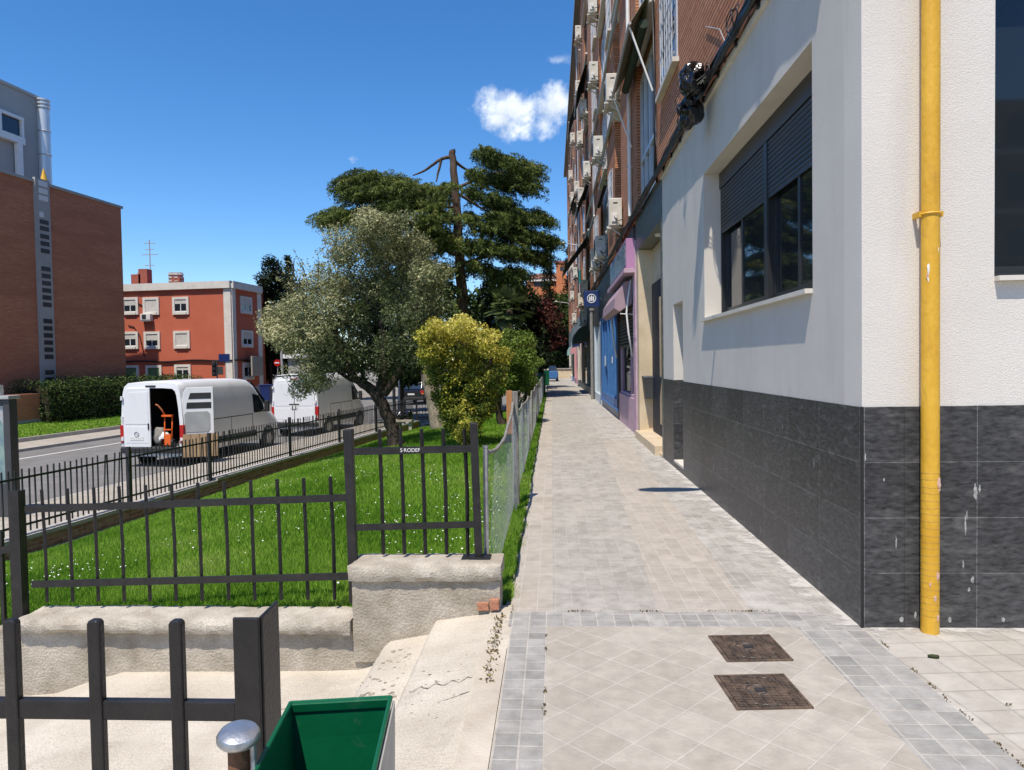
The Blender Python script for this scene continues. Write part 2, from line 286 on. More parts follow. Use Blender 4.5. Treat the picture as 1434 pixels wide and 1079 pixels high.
# ------------------------------------------------------------------ mesh tools
OFF = {}
class MB:
    def __init__(s): s.v = []; s.f = []
    def add(s, vs, fs):
        n = len(s.v); s.v += [tuple(p) for p in vs]; s.f += [tuple(i+n for i in f) for f in fs]; return s
    def hexa(s, p):  # 8 corners: bottom 4 ccw, top 4 ccw
        return s.add(p, [(3, 2, 1, 0), (4, 5, 6, 7), (0, 1, 5, 4), (1, 2, 6, 5), (2, 3, 7, 6), (3, 0, 4, 7)])
    def box(s, x0, x1, y0, y1, z0, z1):
        x0, x1 = sorted((x0, x1)); y0, y1 = sorted((y0, y1)); z0, z1 = sorted((z0, z1))
        return s.hexa([(x0, y0, z0), (x1, y0, z0), (x1, y1, z0), (x0, y1, z0), (x0, y0, z1), (x1, y0, z1), (x1, y1, z1), (x0, y1, z1)])
    def obox(s, c, sx, sy, sz, M=None):
        M = M or Matrix.Identity(3); c = Vector(c)
        P = [c + M @ Vector((a*sx/2, b*sy/2, d*sz/2)) for d in (-1, 1) for a, b in ((-1, -1), (1, -1), (1, 1), (-1, 1))]
        return s.hexa(P)
    def bar(s, a, b, w, h=None):
        a, b = Vector(a), Vector(b); h = h or w
        M = (b-a).to_track_quat('X', 'Z').to_matrix(); return s.obox((a+b)/2, (b-a).length, w, h, M)
    def cyl(s, a, b, r0, r1=None, n=12, cap=True):
        a, b = Vector(a), Vector(b); r1 = r0 if r1 is None else r1
        M = (b-a).to_track_quat('Z', 'Y').to_matrix()
        vs = [c + M @ Vector((r*math.cos(2*math.pi*i/n), r*math.sin(2*math.pi*i/n), 0)) for c, r in ((a, r0), (b, r1)) for i in range(n)]
        fs = [(i, (i+1) % n, n+(i+1) % n, n+i) for i in range(n)]
        if cap: fs += [tuple(range(n-1, -1, -1)), tuple(range(n, 2*n))]
        return s.add(vs, fs)
    def tube(s, pts, r, n=8, cap=True):
        pts = [Vector(p) for p in pts]; rr = r if isinstance(r, (list, tuple)) else [r]*len(pts)
        vs = []; q = None
        for i, p in enumerate(pts):
            d = (pts[min(i+1, len(pts)-1)]-pts[max(i-1, 0)])
            if q is None: q = d.to_track_quat('Z', 'Y')
            else: q = (q @ Vector((0, 0, 1))).rotation_difference(d) @ q
            M = q.to_matrix()
            vs += [p + M @ Vector((rr[i]*math.cos(2*math.pi*k/n), rr[i]*math.sin(2*math.pi*k/n), 0)) for k in range(n)]
        fs = [(j*n+k, j*n+(k+1) % n, (j+1)*n+(k+1) % n, (j+1)*n+k) for j in range(len(pts)-1) for k in range(n)]
        if cap: fs += [tuple(range(n-1, -1, -1)), tuple(range((len(pts)-1)*n, len(pts)*n))]
        return s.add(vs, fs)
    def prism(s, poly, axis, a, b):  # poly in the other two axes (cyclic order)
        def P(u, v, w): return {'x': (w, u, v), 'y': (u, w, v), 'z': (u, v, w)}[axis]
        n = len(poly); vs = [P(u, v, a) for u, v in poly]+[P(u, v, b) for u, v in poly]
        return s.add(vs, [(i, (i+1) % n, n+(i+1) % n, n+i) for i in range(n)]+[tuple(range(n-1, -1, -1)), tuple(range(n, 2*n))])
    def ring(s, c, axis, R0, r, n=20, m=6):
        c = Vector(c); M = Vector(axis).to_track_quat('Z', 'Y').to_matrix(); vs = []
        for i in range(n):
            t = 2*math.pi*i/n
            for k in range(m):
                u = 2*math.pi*k/m; rad = R0+r*math.cos(u)
                vs.append(c + M @ Vector((rad*math.cos(t), rad*math.sin(t), r*math.sin(u))))
        return s.add(vs, [(i*m+k, ((i+1) % n)*m+k, ((i+1) % n)*m+(k+1) % m, i*m+(k+1) % m) for i in range(n) for k in range(m)])
    def loft(s, rings, caps=(True, True)):
        n = len(rings[0]); vs = [p for r in rings for p in r]
        fs = [(j*n+k, j*n+(k+1) % n, (j+1)*n+(k+1) % n, (j+1)*n+k) for j in range(len(rings)-1) for k in range(n)]
        if caps[0]: fs.append(tuple(range(n-1, -1, -1)))
        if caps[1]: fs.append(tuple(range((len(rings)-1)*n, len(rings)*n)))
        return s.add(vs, fs)
    def blob(s, c, r, sub=2, amp=.2, fr=3, sq=(1, 1, 1), seed=0):
        b = bmesh.new(); bmesh.ops.create_icosphere(b, subdivisions=sub, radius=1)
        from mathutils import noise
        vs = []
        for v in b.verts:
            k = 1+amp*noise.noise(v.co*fr+Vector((seed*7.1, seed*3.3, 0)))
            vs.append((c[0]+v.co.x*r*k*sq[0], c[1]+v.co.y*r*k*sq[1], c[2]+v.co.z*r*k*sq[2]))
        fs = [tuple(v.index for v in f.verts) for f in b.faces]; b.free(); return s.add(vs, fs)
    def build(s, name, m, parent=None, world=True, smooth=False, bevel=0, seg=2):
        off = OFF.get(parent.name, Vector((0, 0, 0))) if (parent and world) else Vector((0, 0, 0))
        me = bpy.data.meshes.new(name); me.from_pydata([(x-off.x, y-off.y, z-off.z) for x, y, z in s.v], [], s.f)
        b = bmesh.new(); b.from_mesh(me); bmesh.ops.recalc_face_normals(b, faces=b.faces); b.to_mesh(me); b.free()
        o = bpy.data.objects.new(name, me); COL.objects.link(o); me.materials.append(K[m] if isinstance(m, str) else m)
        if smooth:
            for p in me.polygons: p.use_smooth = True
            if smooth == 'auto':
                md = o.modifiers.new('edges', 'EDGE_SPLIT'); md.split_angle = R(35)
        if bevel:
            md = o.modifiers.new('bevel', 'BEVEL'); md.width = bevel; md.segments = seg; md.limit_method = 'ANGLE'; md.angle_limit = R(40)
        if parent: o.parent = parent; OFF[o.name] = off if world else Vector((0, 0, 0))
        return o
def tag(o, label=None, cat=None, group=None, kind=None):
    if label: o['label'] = label
    if cat: o['category'] = cat
    if group: o['group'] = group
    if kind: o['kind'] = kind
    return o
def thing(name, label, cat, loc=(0, 0, 0), rz=0, group=None):
    o = bpy.data.objects.new(name, None); COL.objects.link(o); o.empty_display_size = .2
    o.location = loc; o.rotation_euler = (0, 0, rz); OFF[o.name] = Vector(loc)
    return tag(o, label, cat, group)
def struct(name, mb, m, **k): return tag(mb.build(name, m, **k), kind='structure')
def copy_thing(o, loc=None, rz=None, label=None, parent=None):
    c = o.copy(); COL.objects.link(c)
    if parent: c.parent = parent
    if loc is not None: c.location = loc
    if rz is not None: c.rotation_euler = (0, 0, rz)
    if label: c['label'] = label
    for ch in list(o.children): copy_thing(ch, parent=c)
    return c
def npmesh(name, V, nper, m, tint=None, parent=None, off=None):
    """V: (N*nper,3) vertices of N separate leaf faces"""
    if off is None and parent is not None: off = OFF[parent.name]
    if off is not None: V = V-np.array(off)
    N = len(V)//nper; me = bpy.data.meshes.new(name)
    me.vertices.add(len(V)); me.vertices.foreach_set('co', V.astype(np.float32).ravel())
    me.loops.add(len(V)); me.loops.foreach_set('vertex_index', np.arange(len(V), dtype=np.int32))
    me.polygons.add(N); me.polygons.foreach_set('loop_start', np.arange(0, len(V), nper, dtype=np.int32))
    me.update(calc_edges=True)
    if tint is not None:
        a = me.attributes.new('tint', 'FLOAT', 'FACE'); a.data.foreach_set('value', tint.astype(np.float32))
    me.materials.append(K[m]); o = bpy.data.objects.new(name, me); COL.objects.link(o)
    if parent: o.parent = parent
    return o
def unit(n):
    v = rng.normal(size=(n, 3)); return v/np.linalg.norm(v, axis=1, keepdims=True)
def leaf_quads(P, size, asp=.5, nb=None, bias=0., along=None, ab=0.):
    """diamond leaves at P; nb/bias lean the normals, along/ab lean the long axis"""
    n = len(P); N = unit(n)
    if nb is not None: N = N*(1-bias)+nb*bias; N /= np.linalg.norm(N, axis=1, keepdims=True)+1e-9
    A = unit(n)
    if along is not None: A = A*(1-ab)+along*ab
    A = A-N*(A*N).sum(1, keepdims=True); A /= np.linalg.norm(A, axis=1, keepdims=True)+1e-9
    B = np.cross(N, A); s = size*rng.uniform(.65, 1.35, (n, 1))
    V = np.empty((n, 4, 3)); V[:, 0] = P-A*s; V[:, 1] = P-B*s*asp; V[:, 2] = P+A*s; V[:, 3] = P+B*s*asp
    return V.reshape(-1, 3)
def clump_points(clumps, dens):
    """clumps: (x,y,z,rx,ry,rz[,tone]); returns points, outward normals, tint"""
    Ps, Ns, Ts = [], [], []
    for c in clumps:
        n = max(8, int(dens*(c[3]*c[4]*c[5])**(2/3)))
        u = unit(n); r = rng.uniform(.25, 1, (n, 1))**.45
        Ps.append(np.array(c[:3])+u*r*np.array(c[3:6])*(1+rng.normal(0, .07, (n, 1)))); Ns.append(u)
        Ts.append(np.clip((c[6] if len(c) > 6 else .5)+rng.normal(0, .2, n), 0, 1))
    return np.vstack(Ps), np.vstack(Ns), np.concatenate(Ts)
def crown(name, parent, clumps, dens, size, m, asp=.5, bias=.45):
    P, N, T = clump_points(clumps, dens)
    up = N*.7+np.array([0, 0, .5])
    return npmesh(name, leaf_quads(P, size, asp, up, bias), 4, m, T, parent)
def subclumps(c, k, rs, tone=.5, tv=.15, shell=(.55, 1)):
    out = []
    for i in range(k):
        u = unit(1)[0]; r = rng.uniform(*shell)
        s = rs*rng.uniform(.7, 1.35)
        out.append((c[0]+u[0]*c[3]*r, c[1]+u[1]*c[4]*r, c[2]+u[2]*c[5]*r, s, s, s*.85, tone+rng.normal(0, tv)))
    return out

# ================================================================== SETTING: ground, paving, lawn
def sheet(name, pts, z, m, thick=None):
    mb = MB()
    if thick: mb.prism(pts, 'z', z-thick, z)
    else: mb.add([(x, y, z) for x, y in pts], [tuple(range(len(pts)))])
    return struct(name, mb, m)
ROADZ = -1.25
def Xf(Y): return -8.685+.104*(Y-10.655)          # line of the roadside railing
def rp(u, Y): return (Xf(Y)-u*1.0054, Y)            # u metres beyond the railing, towards the road
K['soilfar'] = mat('pale dusty ground', (.20, .175, .14), (.30, .265, .22), .4, .95)
sheet('ground', [(-900, -120), (900, -120), (900, 1500), (-900, 1500)], ROADZ-.06, 'soilfar')
sheet('road', [rp(11.8, -30), rp(2.70, -30), rp(2.70, 39), (Xf(39), 39), (Xf(39)+8, 47), (Xf(39)+8, 60), (-34, 60), (-34, 47), rp(11.8, 41)], ROADZ, 'asphalt')
K['pavefar'] = grid('roadside paving', (.36, .33, .285), (.42, .385, .335), (.28, .25, .21), .4, .4, .012, 0, 'XY', rough=.9, bump=.2, grain=.12)
sheet('pavement', [rp(2.55, -30), rp(.1, -30), rp(.1, 34), rp(2.55, 34)], ROADZ+.1, 'pavefar', .14)
sheet('pavement_kerb', [rp(2.70, -30), rp(2.55, -30), rp(2.55, 34), rp(2.70, 34)], ROADZ+.105, 'kerb', .145)
sheet('far_pavement', [rp(13.9, -30), rp(11.95, -30), rp(11.95, 42), rp(13.9, 42)], ROADZ+.1, 'pavefar', .14)
sheet('far_pavement_kerb', [rp(11.95, -30), rp(11.8, -30), rp(11.8, 42), rp(11.95, 42)], ROADZ+.105, 'kerb', .145)
sheet('far_lawn_kerb', [rp(14.05, -30), rp(13.9, -30), rp(13.9, 42), rp(14.05, 42)], ROADZ+.26, 'kerb', .3)
sheet('plaza_paving', [rp(.1, 34.2), (-.9, 34.2), (-.9, 46.6), (Xf(39)+8, 46.6), (Xf(39), 38.8)], ROADZ+.03, 'pavefar')
# far grass strip below the hedge, sloping up
def fl(u, Y, z): x, y = rp(u, Y); return (x, y, z)
struct('far_lawn', MB().add([fl(14.05, -10, ROADZ+.25), fl(19.2, -10, -.8), fl(19.2, 42, -.8), fl(14.05, 42, ROADZ+.25)], [(0, 3, 2, 1)]), 'lawn')
# road markings
K['roadyellow'] = mat('yellow road paint', (.55, .36, .10), (.62, .42, .14), 8, .8)
K['roadwhite'] = mat('white road paint', (.55, .54, .52), (.66, .65, .63), 8, .8)
for i, (u, Y, w, l, m) in enumerate(((9.3, 18.5, .12, 1.2, 'roadyellow'), (7.6, 24.0, .12, 1.2, 'roadyellow'), (7.4, 26.0, .12, 1.0, 'roadwhite'), (9.3, 28, .12, 1.2, 'roadyellow'))):
    sheet('road_marking', [rp(u+w, Y), rp(u, Y), rp(u, Y+l), rp(u+w, Y+l)], ROADZ+.004, m)
sheet('road_marking', [rp(10.2, 12), rp(10.05, 12), rp(10.05, 38), rp(10.2, 38)], ROADZ+.004, 'roadwhite')

GX1, GX2, GXM = (.40, .375, .345), (.50, .475, .44), (.58, .545, .495)
K['setts'] = grid('blue grey setts', (.275, .266, .25), (.385, .37, .345), (.45, .42, .375), .108, .108, .006, 0, 'XY', rough=.8, bump=.6, grain=.22, shift=(.06, .0), spots=4)
K['setts2'] = grid('grey setts', (.275, .266, .25), (.385, .37, .345), (.45, .42, .375), .125, .125, .006, 0, 'XY', rough=.8, bump=.6, grain=.22, dirt=(.45, .415, .37), dlo=.52, dhi=.8, spots=4)
K['diag'] = grid('beige tiles laid diagonally', (.375, .337, .285), (.435, .395, .338), (.475, .437, .38), .205, .205, .0055, 0, 'XY', R(43), rough=.85, bump=.55, grain=.14, dirt=(.36, .32, .27), dscale=1.6, dlo=.55, dhi=.9, spots=3.2)
K['diag2'] = grid('worn beige tiles', (.41, .375, .325), (.475, .44, .385), (.34, .31, .265), .2, .2, .006, 0, 'XY', R(-5), rough=.85, bump=.55, grain=.12, dirt=(.60, .57, .52), dscale=1.8, dlo=.5, dhi=.75, spots=3.2)
K['pavgrey'] = grid('grey paving blocks', (.33, .308, .275), (.395, .37, .335), (.435, .405, .36), .112, .175, .004, 0, 'XY', rough=.85, bump=.55, grain=.2, dirt=(.46, .425, .375), dscale=1.7, dlo=.5, dhi=.72, spots=3.6)
K['pavwarm'] = grid('warm beige paving blocks', (.375, .335, .288), (.435, .39, .34), (.46, .425, .375), .125, .19, .006, 0, 'XY', rough=.85, bump=.5, grain=.13, dirt=(.43, .39, .34), dscale=1.2, dlo=.52, dhi=.8, spots=3.6)
K['pavwall'] = grid('cement smeared paving blocks', (.325, .305, .275), (.39, .368, .335), (.45, .42, .375), .112, .175, .005, 0, 'XY', rough=.88, bump=.5, grain=.2, dirt=(.53, .505, .47), dscale=2.6, dlo=.47, dhi=.68, spots=3.6)
sheet('pavement_border', [(-.28, -4), (-.06, -4), (-.06, 4.43), (-.28, 4.43)], 0, 'setts')
sheet('pavement_cross_border', [(-.30, 4.43), (1.87, 4.43), (1.87, 4.69), (-.30, 4.69)], 0, 'setts')
sheet('pavement_side_border', [(1.48, -4), (1.86, -4), (1.86, 4.43), (1.48, 4.43)], 0, 'setts2')
sheet('pavement_tiles', [(-.06, -4), (1.48, -4), (1.48, 4.43), (-.06, 4.43)], 0, 'diag')
sheet('pavement_corner', [(1.86, -4), (14, -4), (14, 4.45), (1.86, 4.45)], 0, 'diag2')
sheet('pavement_left', [(-.30, 4.69), (-.02, 4.69), (-.05, 75), (-.33, 75)], 0, 'pavwarm')
sheet('pavement_middle', [(-.02, 4.69), (.68, 4.69), (1.05, 15), (1.05, 75), (-.05, 75)], 0, 'pavgrey')
sheet('pavement_strip', [(.68, 4.69), (1.28, 4.69), (1.55, 15), (1.05, 15)], 0, 'pavwarm')
sheet('pavement_wall_side', [(1.28, 4.69), (1.9, 4.69), (1.9, 75), (1.05, 75), (1.05, 15), (1.55, 15)], 0, 'pavwall')
# body under the raised street
struct('street_foundation', MB().box(-.30, 14, -4, 4.4, -1.4, -.02), 'conc')
struct('street_foundation', MB().box(-.34, 1.8, 4.41, 80, -1.4, -.02), 'conc')
def smear(name, axis, v0, v1, scale):
    """cement spilt along a wall foot: thickest at v1, broken up towards v0"""
    m, t, bs = base_mat(name); L = t.links.new; bs.inputs['Base Color'].default_value = (.56, .535, .495, 1); bs.inputs['Roughness'].default_value = .95
    co = t.nodes.new('ShaderNodeTexCoord'); sp = t.nodes.new('ShaderNodeSeparateXYZ'); L(co.outputs['Object'], sp.inputs[0])
    mr = t.nodes.new('ShaderNodeMapRange'); L(sp.outputs[axis], mr.inputs['Value']); mr.inputs['From Min'].default_value = v0; mr.inputs['From Max'].default_value = v1
    n = t.nodes.new('ShaderNodeTexNoise'); n.inputs['Scale'].default_value = scale; n.inputs['Detail'].default_value = 9; n.inputs['Roughness'].default_value = .7; L(co.outputs['Object'], n.inputs['Vector'])
    ad = t.nodes.new('ShaderNodeMath'); ad.operation = 'MULTIPLY_ADD'; L(mr.outputs[0], ad.inputs[0]); ad.inputs[1].default_value = .5; L(n.outputs['Fac'], ad.inputs[2])
    m2 = t.nodes.new('ShaderNodeMapRange'); L(ad.outputs[0], m2.inputs['Value']); m2.inputs['From Min'].default_value = .82; m2.inputs['From Max'].default_value = 1.0; m2.inputs['To Max'].default_value = .92
    tr = t.nodes.new('ShaderNodeBsdfTransparent'); mx_ = t.nodes.new('ShaderNodeMixShader'); L(m2.outputs[0], mx_.inputs[0]); L(tr.outputs[0], mx_.inputs[1]); L(bs.outputs[0], mx_.inputs[2]); L(mx_.outputs[0], t.nodes['Material Output'].inputs[0])
    return m
K['smearA'] = smear('cement spill along side wall', 0, 1.30, 1.87, 5); K['smearB'] = smear('cement spill along front wall', 1, 4.10, 4.43, 7)
sheet('cement_patch', [(1.25, 4.45), (1.868, 4.45), (1.868, 12.1), (1.25, 12.1)], .004, 'smearA')
sheet('cement_patch', [(1.88, 4.08), (8, 4.08), (8, 4.428), (1.88, 4.428)], .004, 'smearB')

# sloping concrete beside the pavement and the landing below
PX = [(-.28, -.004), (-.43, -.008), (-.45, -.02), (-.80, -.07), (-.815, -.085), (-.85, -.165), (-1.12, -.215), (-1.16, -.25), (-1.22, -.38), (-1.34, -.42), (-1.6, -.43), (-3.0, -.45), (-3.25, -.52), (-3.5, -.605), (-5, -.72), (-7, -.9), (-9.2, -1.14)]
def prof(x):
    for (a, za), (b, zb) in zip(PX, PX[1:]):
        if b <= x <= a: return za+(zb-za)*(x-a)/(b-a)
    return PX[-1][1]
xs = []
for (a, _), (b, _) in zip(PX, PX[1:]):
    n = max(1, int(abs(b-a)/.05)); xs += [a+(b-a)*i/n for i in range(n)]
xs.append(PX[-1][0]); ys = [-3+i*(4.83+3)/95 for i in range(96)]
from mathutils import noise as mnoise
mb = MB()
for y in ys:
    for x in xs:
        k = min(1, max(0, (-.3-x)*4))
        wob = (.03*mnoise.noise(Vector((0, y*1.3, 3)))+.014*mnoise.noise(Vector((3, y*7, 3)))) if x < -.7 else 0
        mb.v.append((x+wob*k, y, prof(x)+k*(.006*mnoise.noise(Vector((x*2, y*2, 0)))+.0015*mnoise.noise(Vector((x*14, y*14, 0)))) - .02*k*max(0, 3.5-y)*(.3 if x > -1 else 1)))
nx = len(xs)
mb.f = [(i*nx+k, i*nx+k+1, (i+1)*nx+k+1, (i+1)*nx+k) for i in range(len(ys)-1) for k in range(nx-1)]
m_, t_, b_ = base_mat('brushed concrete ramp'); K['ramp'] = m_
b_.inputs['Roughness'].default_value = .92; b_.inputs['Specular IOR Level'].default_value = .2
co = t_.nodes.new('ShaderNodeTexCoord')
n1 = t_.nodes.new('ShaderNodeTexNoise'); n1.inputs['Scale'].default_value = 2.2; n1.inputs['Detail'].default_value = 10; t_.links.new(co.outputs['Object'], n1.inputs['Vector'])
r1 = t_.nodes.new('ShaderNodeValToRGB'); t_.links.new(n1.outputs['Fac'], r1.inputs[0])
r1.color_ramp.elements[0].position = .3; r1.color_ramp.elements[0].color = (.47, .42, .345, 1); r1.color_ramp.elements[1].position = .7; r1.color_ramp.elements[1].color = (.62, .565, .48, 1)
ns_ = t_.nodes.new('ShaderNodeTexNoise'); ns_.inputs['Scale'].default_value = 3.1; ns_.inputs['Detail'].default_value = 12; ns_.inputs['Roughness'].default_value = .72; t_.links.new(co.outputs['Object'], ns_.inputs['Vector'])
ms2 = t_.nodes.new('ShaderNodeMapRange'); t_.links.new(ns_.outputs['Fac'], ms2.inputs['Value']); ms2.inputs['From Min'].default_value = .53; ms2.inputs['From Max'].default_value = .72; ms2.inputs['To Max'].default_value = .7
ng_ = t_.nodes.new('ShaderNodeTexNoise'); ng_.inputs['Scale'].default_value = 190; ng_.inputs['Detail'].default_value = 3; t_.links.new(co.outputs['Object'], ng_.inputs['Vector'])
rg_ = t_.nodes.new('ShaderNodeValToRGB'); t_.links.new(ng_.outputs['Fac'], rg_.inputs[0]); rg_.color_ramp.elements[0].position = .33; rg_.color_ramp.elements[0].color = (.7, .69, .67, 1); rg_.color_ramp.elements[1].position = .6; rg_.color_ramp.elements[1].color = (1.08, 1.08, 1.08, 1)
ma_ = t_.nodes.new('ShaderNodeMix'); ma_.data_type = 'RGBA'; t_.links.new(ms2.outputs[0], ma_.inputs['Factor']); t_.links.new(r1.outputs[0], ma_.inputs['A']); ma_.inputs['B'].default_value = (.37, .325, .265, 1)
mb_ = t_.nodes.new('ShaderNodeMix'); mb_.data_type = 'RGBA'; mb_.blend_type = 'MULTIPLY'; mb_.inputs['Factor'].default_value = 1; t_.links.new(ma_.outputs['Result'], mb_.inputs['A']); t_.links.new(rg_.outputs[0], mb_.inputs['B'])
t_.links.new(mb_.outputs['Result'], b_.inputs['Base Color'])
mp_ = t_.nodes.new('ShaderNodeMapping'); mp_.inputs['Scale'].default_value = (1.2, 34, 1); t_.links.new(co.outputs['Object'], mp_.inputs[0])
n2 = t_.nodes.new('ShaderNodeTexNoise'); n2.inputs['Scale'].default_value = 1; n2.inputs['Detail'].default_value = 4; t_.links.new(mp_.outputs[0], n2.inputs['Vector'])
n3 = t_.nodes.new('ShaderNodeTexNoise'); n3.inputs['Scale'].default_value = 70; n3.inputs['Detail'].default_value = 4; t_.links.new(co.outputs['Object'], n3.inputs['Vector'])
ad = t_.nodes.new('ShaderNodeMath'); t_.links.new(n2.outputs['Fac'], ad.inputs[0]); t_.links.new(n3.outputs['Fac'], ad.inputs[1])
bp = t_.nodes.new('ShaderNodeBump'); bp.inputs['Strength'].default_value = .22; bp.inputs['Distance'].default_value = .02; t_.links.new(ad.outputs[0], bp.inputs['Height']); t_.links.new(bp.outputs[0], b_.inputs['Normal'])
struct('ramp', mb, 'ramp', smooth='auto')
struct('kerb_slab', MB().box(-.425, -.285, -3, 4.08, -.1, .007), 'slab')
def crack(pts, w):
    mb = MB()
    for i, (x, y) in enumerate(pts):
        ww = w*rnd.uniform(.3, 1.2); z = prof(x)+.0035-.02*max(0, 3.5-y)*min(1, max(0, (-.3-x)*4)); mb.v += [(x, y-ww, z), (x, y+ww, z)]
    mb.f = [(2*i, 2*i+2, 2*i+3, 2*i+1) for i in range(len(pts)-1)]
    struct('crack', mb, 'crackm')
K['crackm'] = mat('dirt filled crack', (.10, .08, .06), None, rough=.95)
crack([(-.45-.012*i, 3.72+.02*math.sin(i*.9)+.012*rnd.random()-.002*i) for i in range(28)], .004)
crack([(-.44-.012*i, 3.56-.006*i+.012*rnd.random()) for i in range(14)], .003)
crack([(-1.3-.05*i, 4.2+.05*math.sin(i*.5)+.02*rnd.random()) for i in range(20)], .003)
# exposed pebbles in the broken middle step
mb = MB()
for i in range(120):
    y = rnd.uniform(3.4, 4.55); x = rnd.uniform(-1.2, -.9)+rnd.uniform(-.03, .03)
    mb.blob((x, y, prof(x)-.004-.02*max(0, 3.5-y)), rnd.uniform(.008, .02), 1, .3, 3, (1.2, .9, .5), i)
for i in range(26):
    y = rnd.uniform(3.3, 4.4); x = rnd.uniform(-.75, -.5); mb.blob((x, y, prof(x)-.003), rnd.uniform(.005, .012), 1, .3, 3, (1.2, .9, .5), i)
K['pebble'] = mat('grey brown pebbles', (.14, .115, .085), (.34, .29, .23), 30, .8)
tag(mb.build('pebbles', 'pebble'), 'grey brown pebbles showing through the broken concrete step', 'pebbles', kind='stuff')
# tufts in the joint at the end of the pillar
P = np.column_stack([rng.normal(-.36, .02, 160), rng.uniform(3.6, 4.62, 160), rng.uniform(0, .02, 160)])
tag(npmesh('weeds', leaf_quads(P, .014, .4), 4, 'Ldry', rng.random(160)), 'dry weeds in the joint beside the grey paving border', 'weeds', kind='stuff')

# moss and dry weeds in the paving joints
Q = []
for (x0, y0), (x1, y1), c in (((1.86, 2.9), (1.88, 4.2), 9), ((-.28, 4.69), (1.5, 4.70), 10), ((-.06, 3.2), (-.06, 4.4), 5), ((2.0, 3.5), (2.6, 3.2), 4), ((-.29, 4.7), (-.31, 9), 8)):
    for _ in range(c):
        f = rng.random(); cx, cy = x0+(x1-x0)*f, y0+(y1-y0)*f; L_ = rng.uniform(.01, .05)
        for _ in range(14): Q.append((cx+rng.normal(0, .004)+(x1-x0)*rng.normal(0, L_)*.5, cy+rng.normal(0, .004)+(y1-y0)*rng.normal(0, L_)*.5, rng.uniform(.002, .010)))
Q = np.array(Q); tag(npmesh('weeds', leaf_quads(Q, .0065, .5), 4, 'Ldry', rng.uniform(0, .6, len(Q))), 'small dry weeds and moss in the joints of the paving', 'weeds', kind='stuff')

# ---- lawn
def lawnz(X, Y):
    t = np.clip((-.45-X)/(-.45-Xf(Y)), 0, 1)
    s = np.clip((Y-23)/10, 0, 1); s = s*s*(3-2*s)
    near = np.clip((7-Y)/2.2, 0, 1)
    z = -1.40*t**2.0-.04*np.sin(X*1.7+Y*.6)*t*(1-t)
    return z*(1-s)+s*np.minimum(z, -1.22*np.clip(t*2.2, 0, 1))-.04
xsN = 46; ysN = 60; mb = MB()
for jy in range(ysN+1):
    Y = 4.93+(34.2-4.93)*(jy/ysN)**1.4
    for ix in range(xsN+1):
        X = -.30+(Xf(Y)+.12+.30)*ix/xsN
        z = float(lawnz(np.array(min(X, -.45)), np.array(Y)))
        mb.v.append((X, Y, z if X < -.4 else -.03))
mb.f = [(a*(xsN+1)+b, a*(xsN+1)+b+1, (a+1)*(xsN+1)+b+1, (a+1)*(xsN+1)+b) for a in range(ysN) for b in range(xsN)]
struct('lawn', mb, 'lawn', smooth=True)
def sampleY(n, y0, y1):   # density falls off with distance
    u = rng.random(n); p = .9
    a, b = y0**(-p), y1**(-p); return (a+(b-a)*u)**(-1/p)
N = 360000
Y = sampleY(N, 4.95, 30); X = -.46+(np.maximum(Xf(Y), -.9*Y-1.6)+.15+.46)*rng.random(N)
n2 = 14000; Y2 = sampleY(n2, 4.95, 40); X2 = rng.uniform(-.46, -.315, n2)+.02*np.sin(Y2*9)+.03*rng.normal(size=n2)*(rng.random(n2) < .3)
X = np.concatenate([X, X2]); Y = np.concatenate([Y, Y2]); Z = np.where(X > -.45, -.03, lawnz(X, Y))
n = len(X); P = np.column_stack([X, Y, Z]); th = rng.uniform(0, 2*np.pi, n); w = .0011*Y**.85*rng.uniform(.7, 1.3, n)
pn = np.array([mnoise.noise(Vector((x*1.1, y*1.1, 0))) for x, y in zip(X, Y)])
h = (.038+.030*rng.random(n)+.020*pn)*(1+.012*Y)*np.where(X > -.45, .8, 1)
lean = rng.normal(0, .35, (n, 2))*h[:, None]
side = np.column_stack([np.cos(th), np.sin(th), np.zeros(n)])*w[:, None]
V = np.empty((n, 3, 3)); V[:, 0] = P-side; V[:, 1] = P+side; V[:, 2] = P+np.column_stack([lean[:, 0], lean[:, 1], h])
pn2 = np.array([mnoise.noise(Vector((x*.45+9, y*.45, 4))) for x, y in zip(X, Y)])
tint = np.clip(.42+.35*pn+.45*pn2+rng.normal(0, .2, n), 0, 1)
tag(npmesh('grass', V.reshape(-1, 3), 3, 'grass', tint), 'short bright green grass of the sloping lawn', 'grass', kind='stuff')
# daisies
cl = [(rng.uniform(-1.6, -.55), rng.uniform(5.6, 10), .35) for _ in range(15)]+[(rng.uniform(-6, -1.5), rng.uniform(5.6, 12), .35) for _ in range(16)]+[(rng.uniform(-6, -1), rng.uniform(12, 19), .8) for _ in range(6)]
D = []
for x, y, s in cl:
    for _ in range(int(rng.uniform(5, 24))): D.append((x+rng.normal(0, s*.6), y+rng.normal(0, s)))
D = np.array([d for d in D if d[0] < -.5 and d[1] > 5.05 and d[0] > Xf(d[1])+.3]); P = np.column_stack([D[:, 0], D[:, 1], lawnz(D[:, 0], D[:, 1])+.07+.015*rng.random(len(D))])
V = leaf_quads(P, .0075, .95, np.tile([0, -.3, .9], (len(P), 1)), .8)
tag(npmesh('daisies', V, 4, 'daisy'), 'small white daisies scattered through the lawn', 'daisies', kind='stuff')
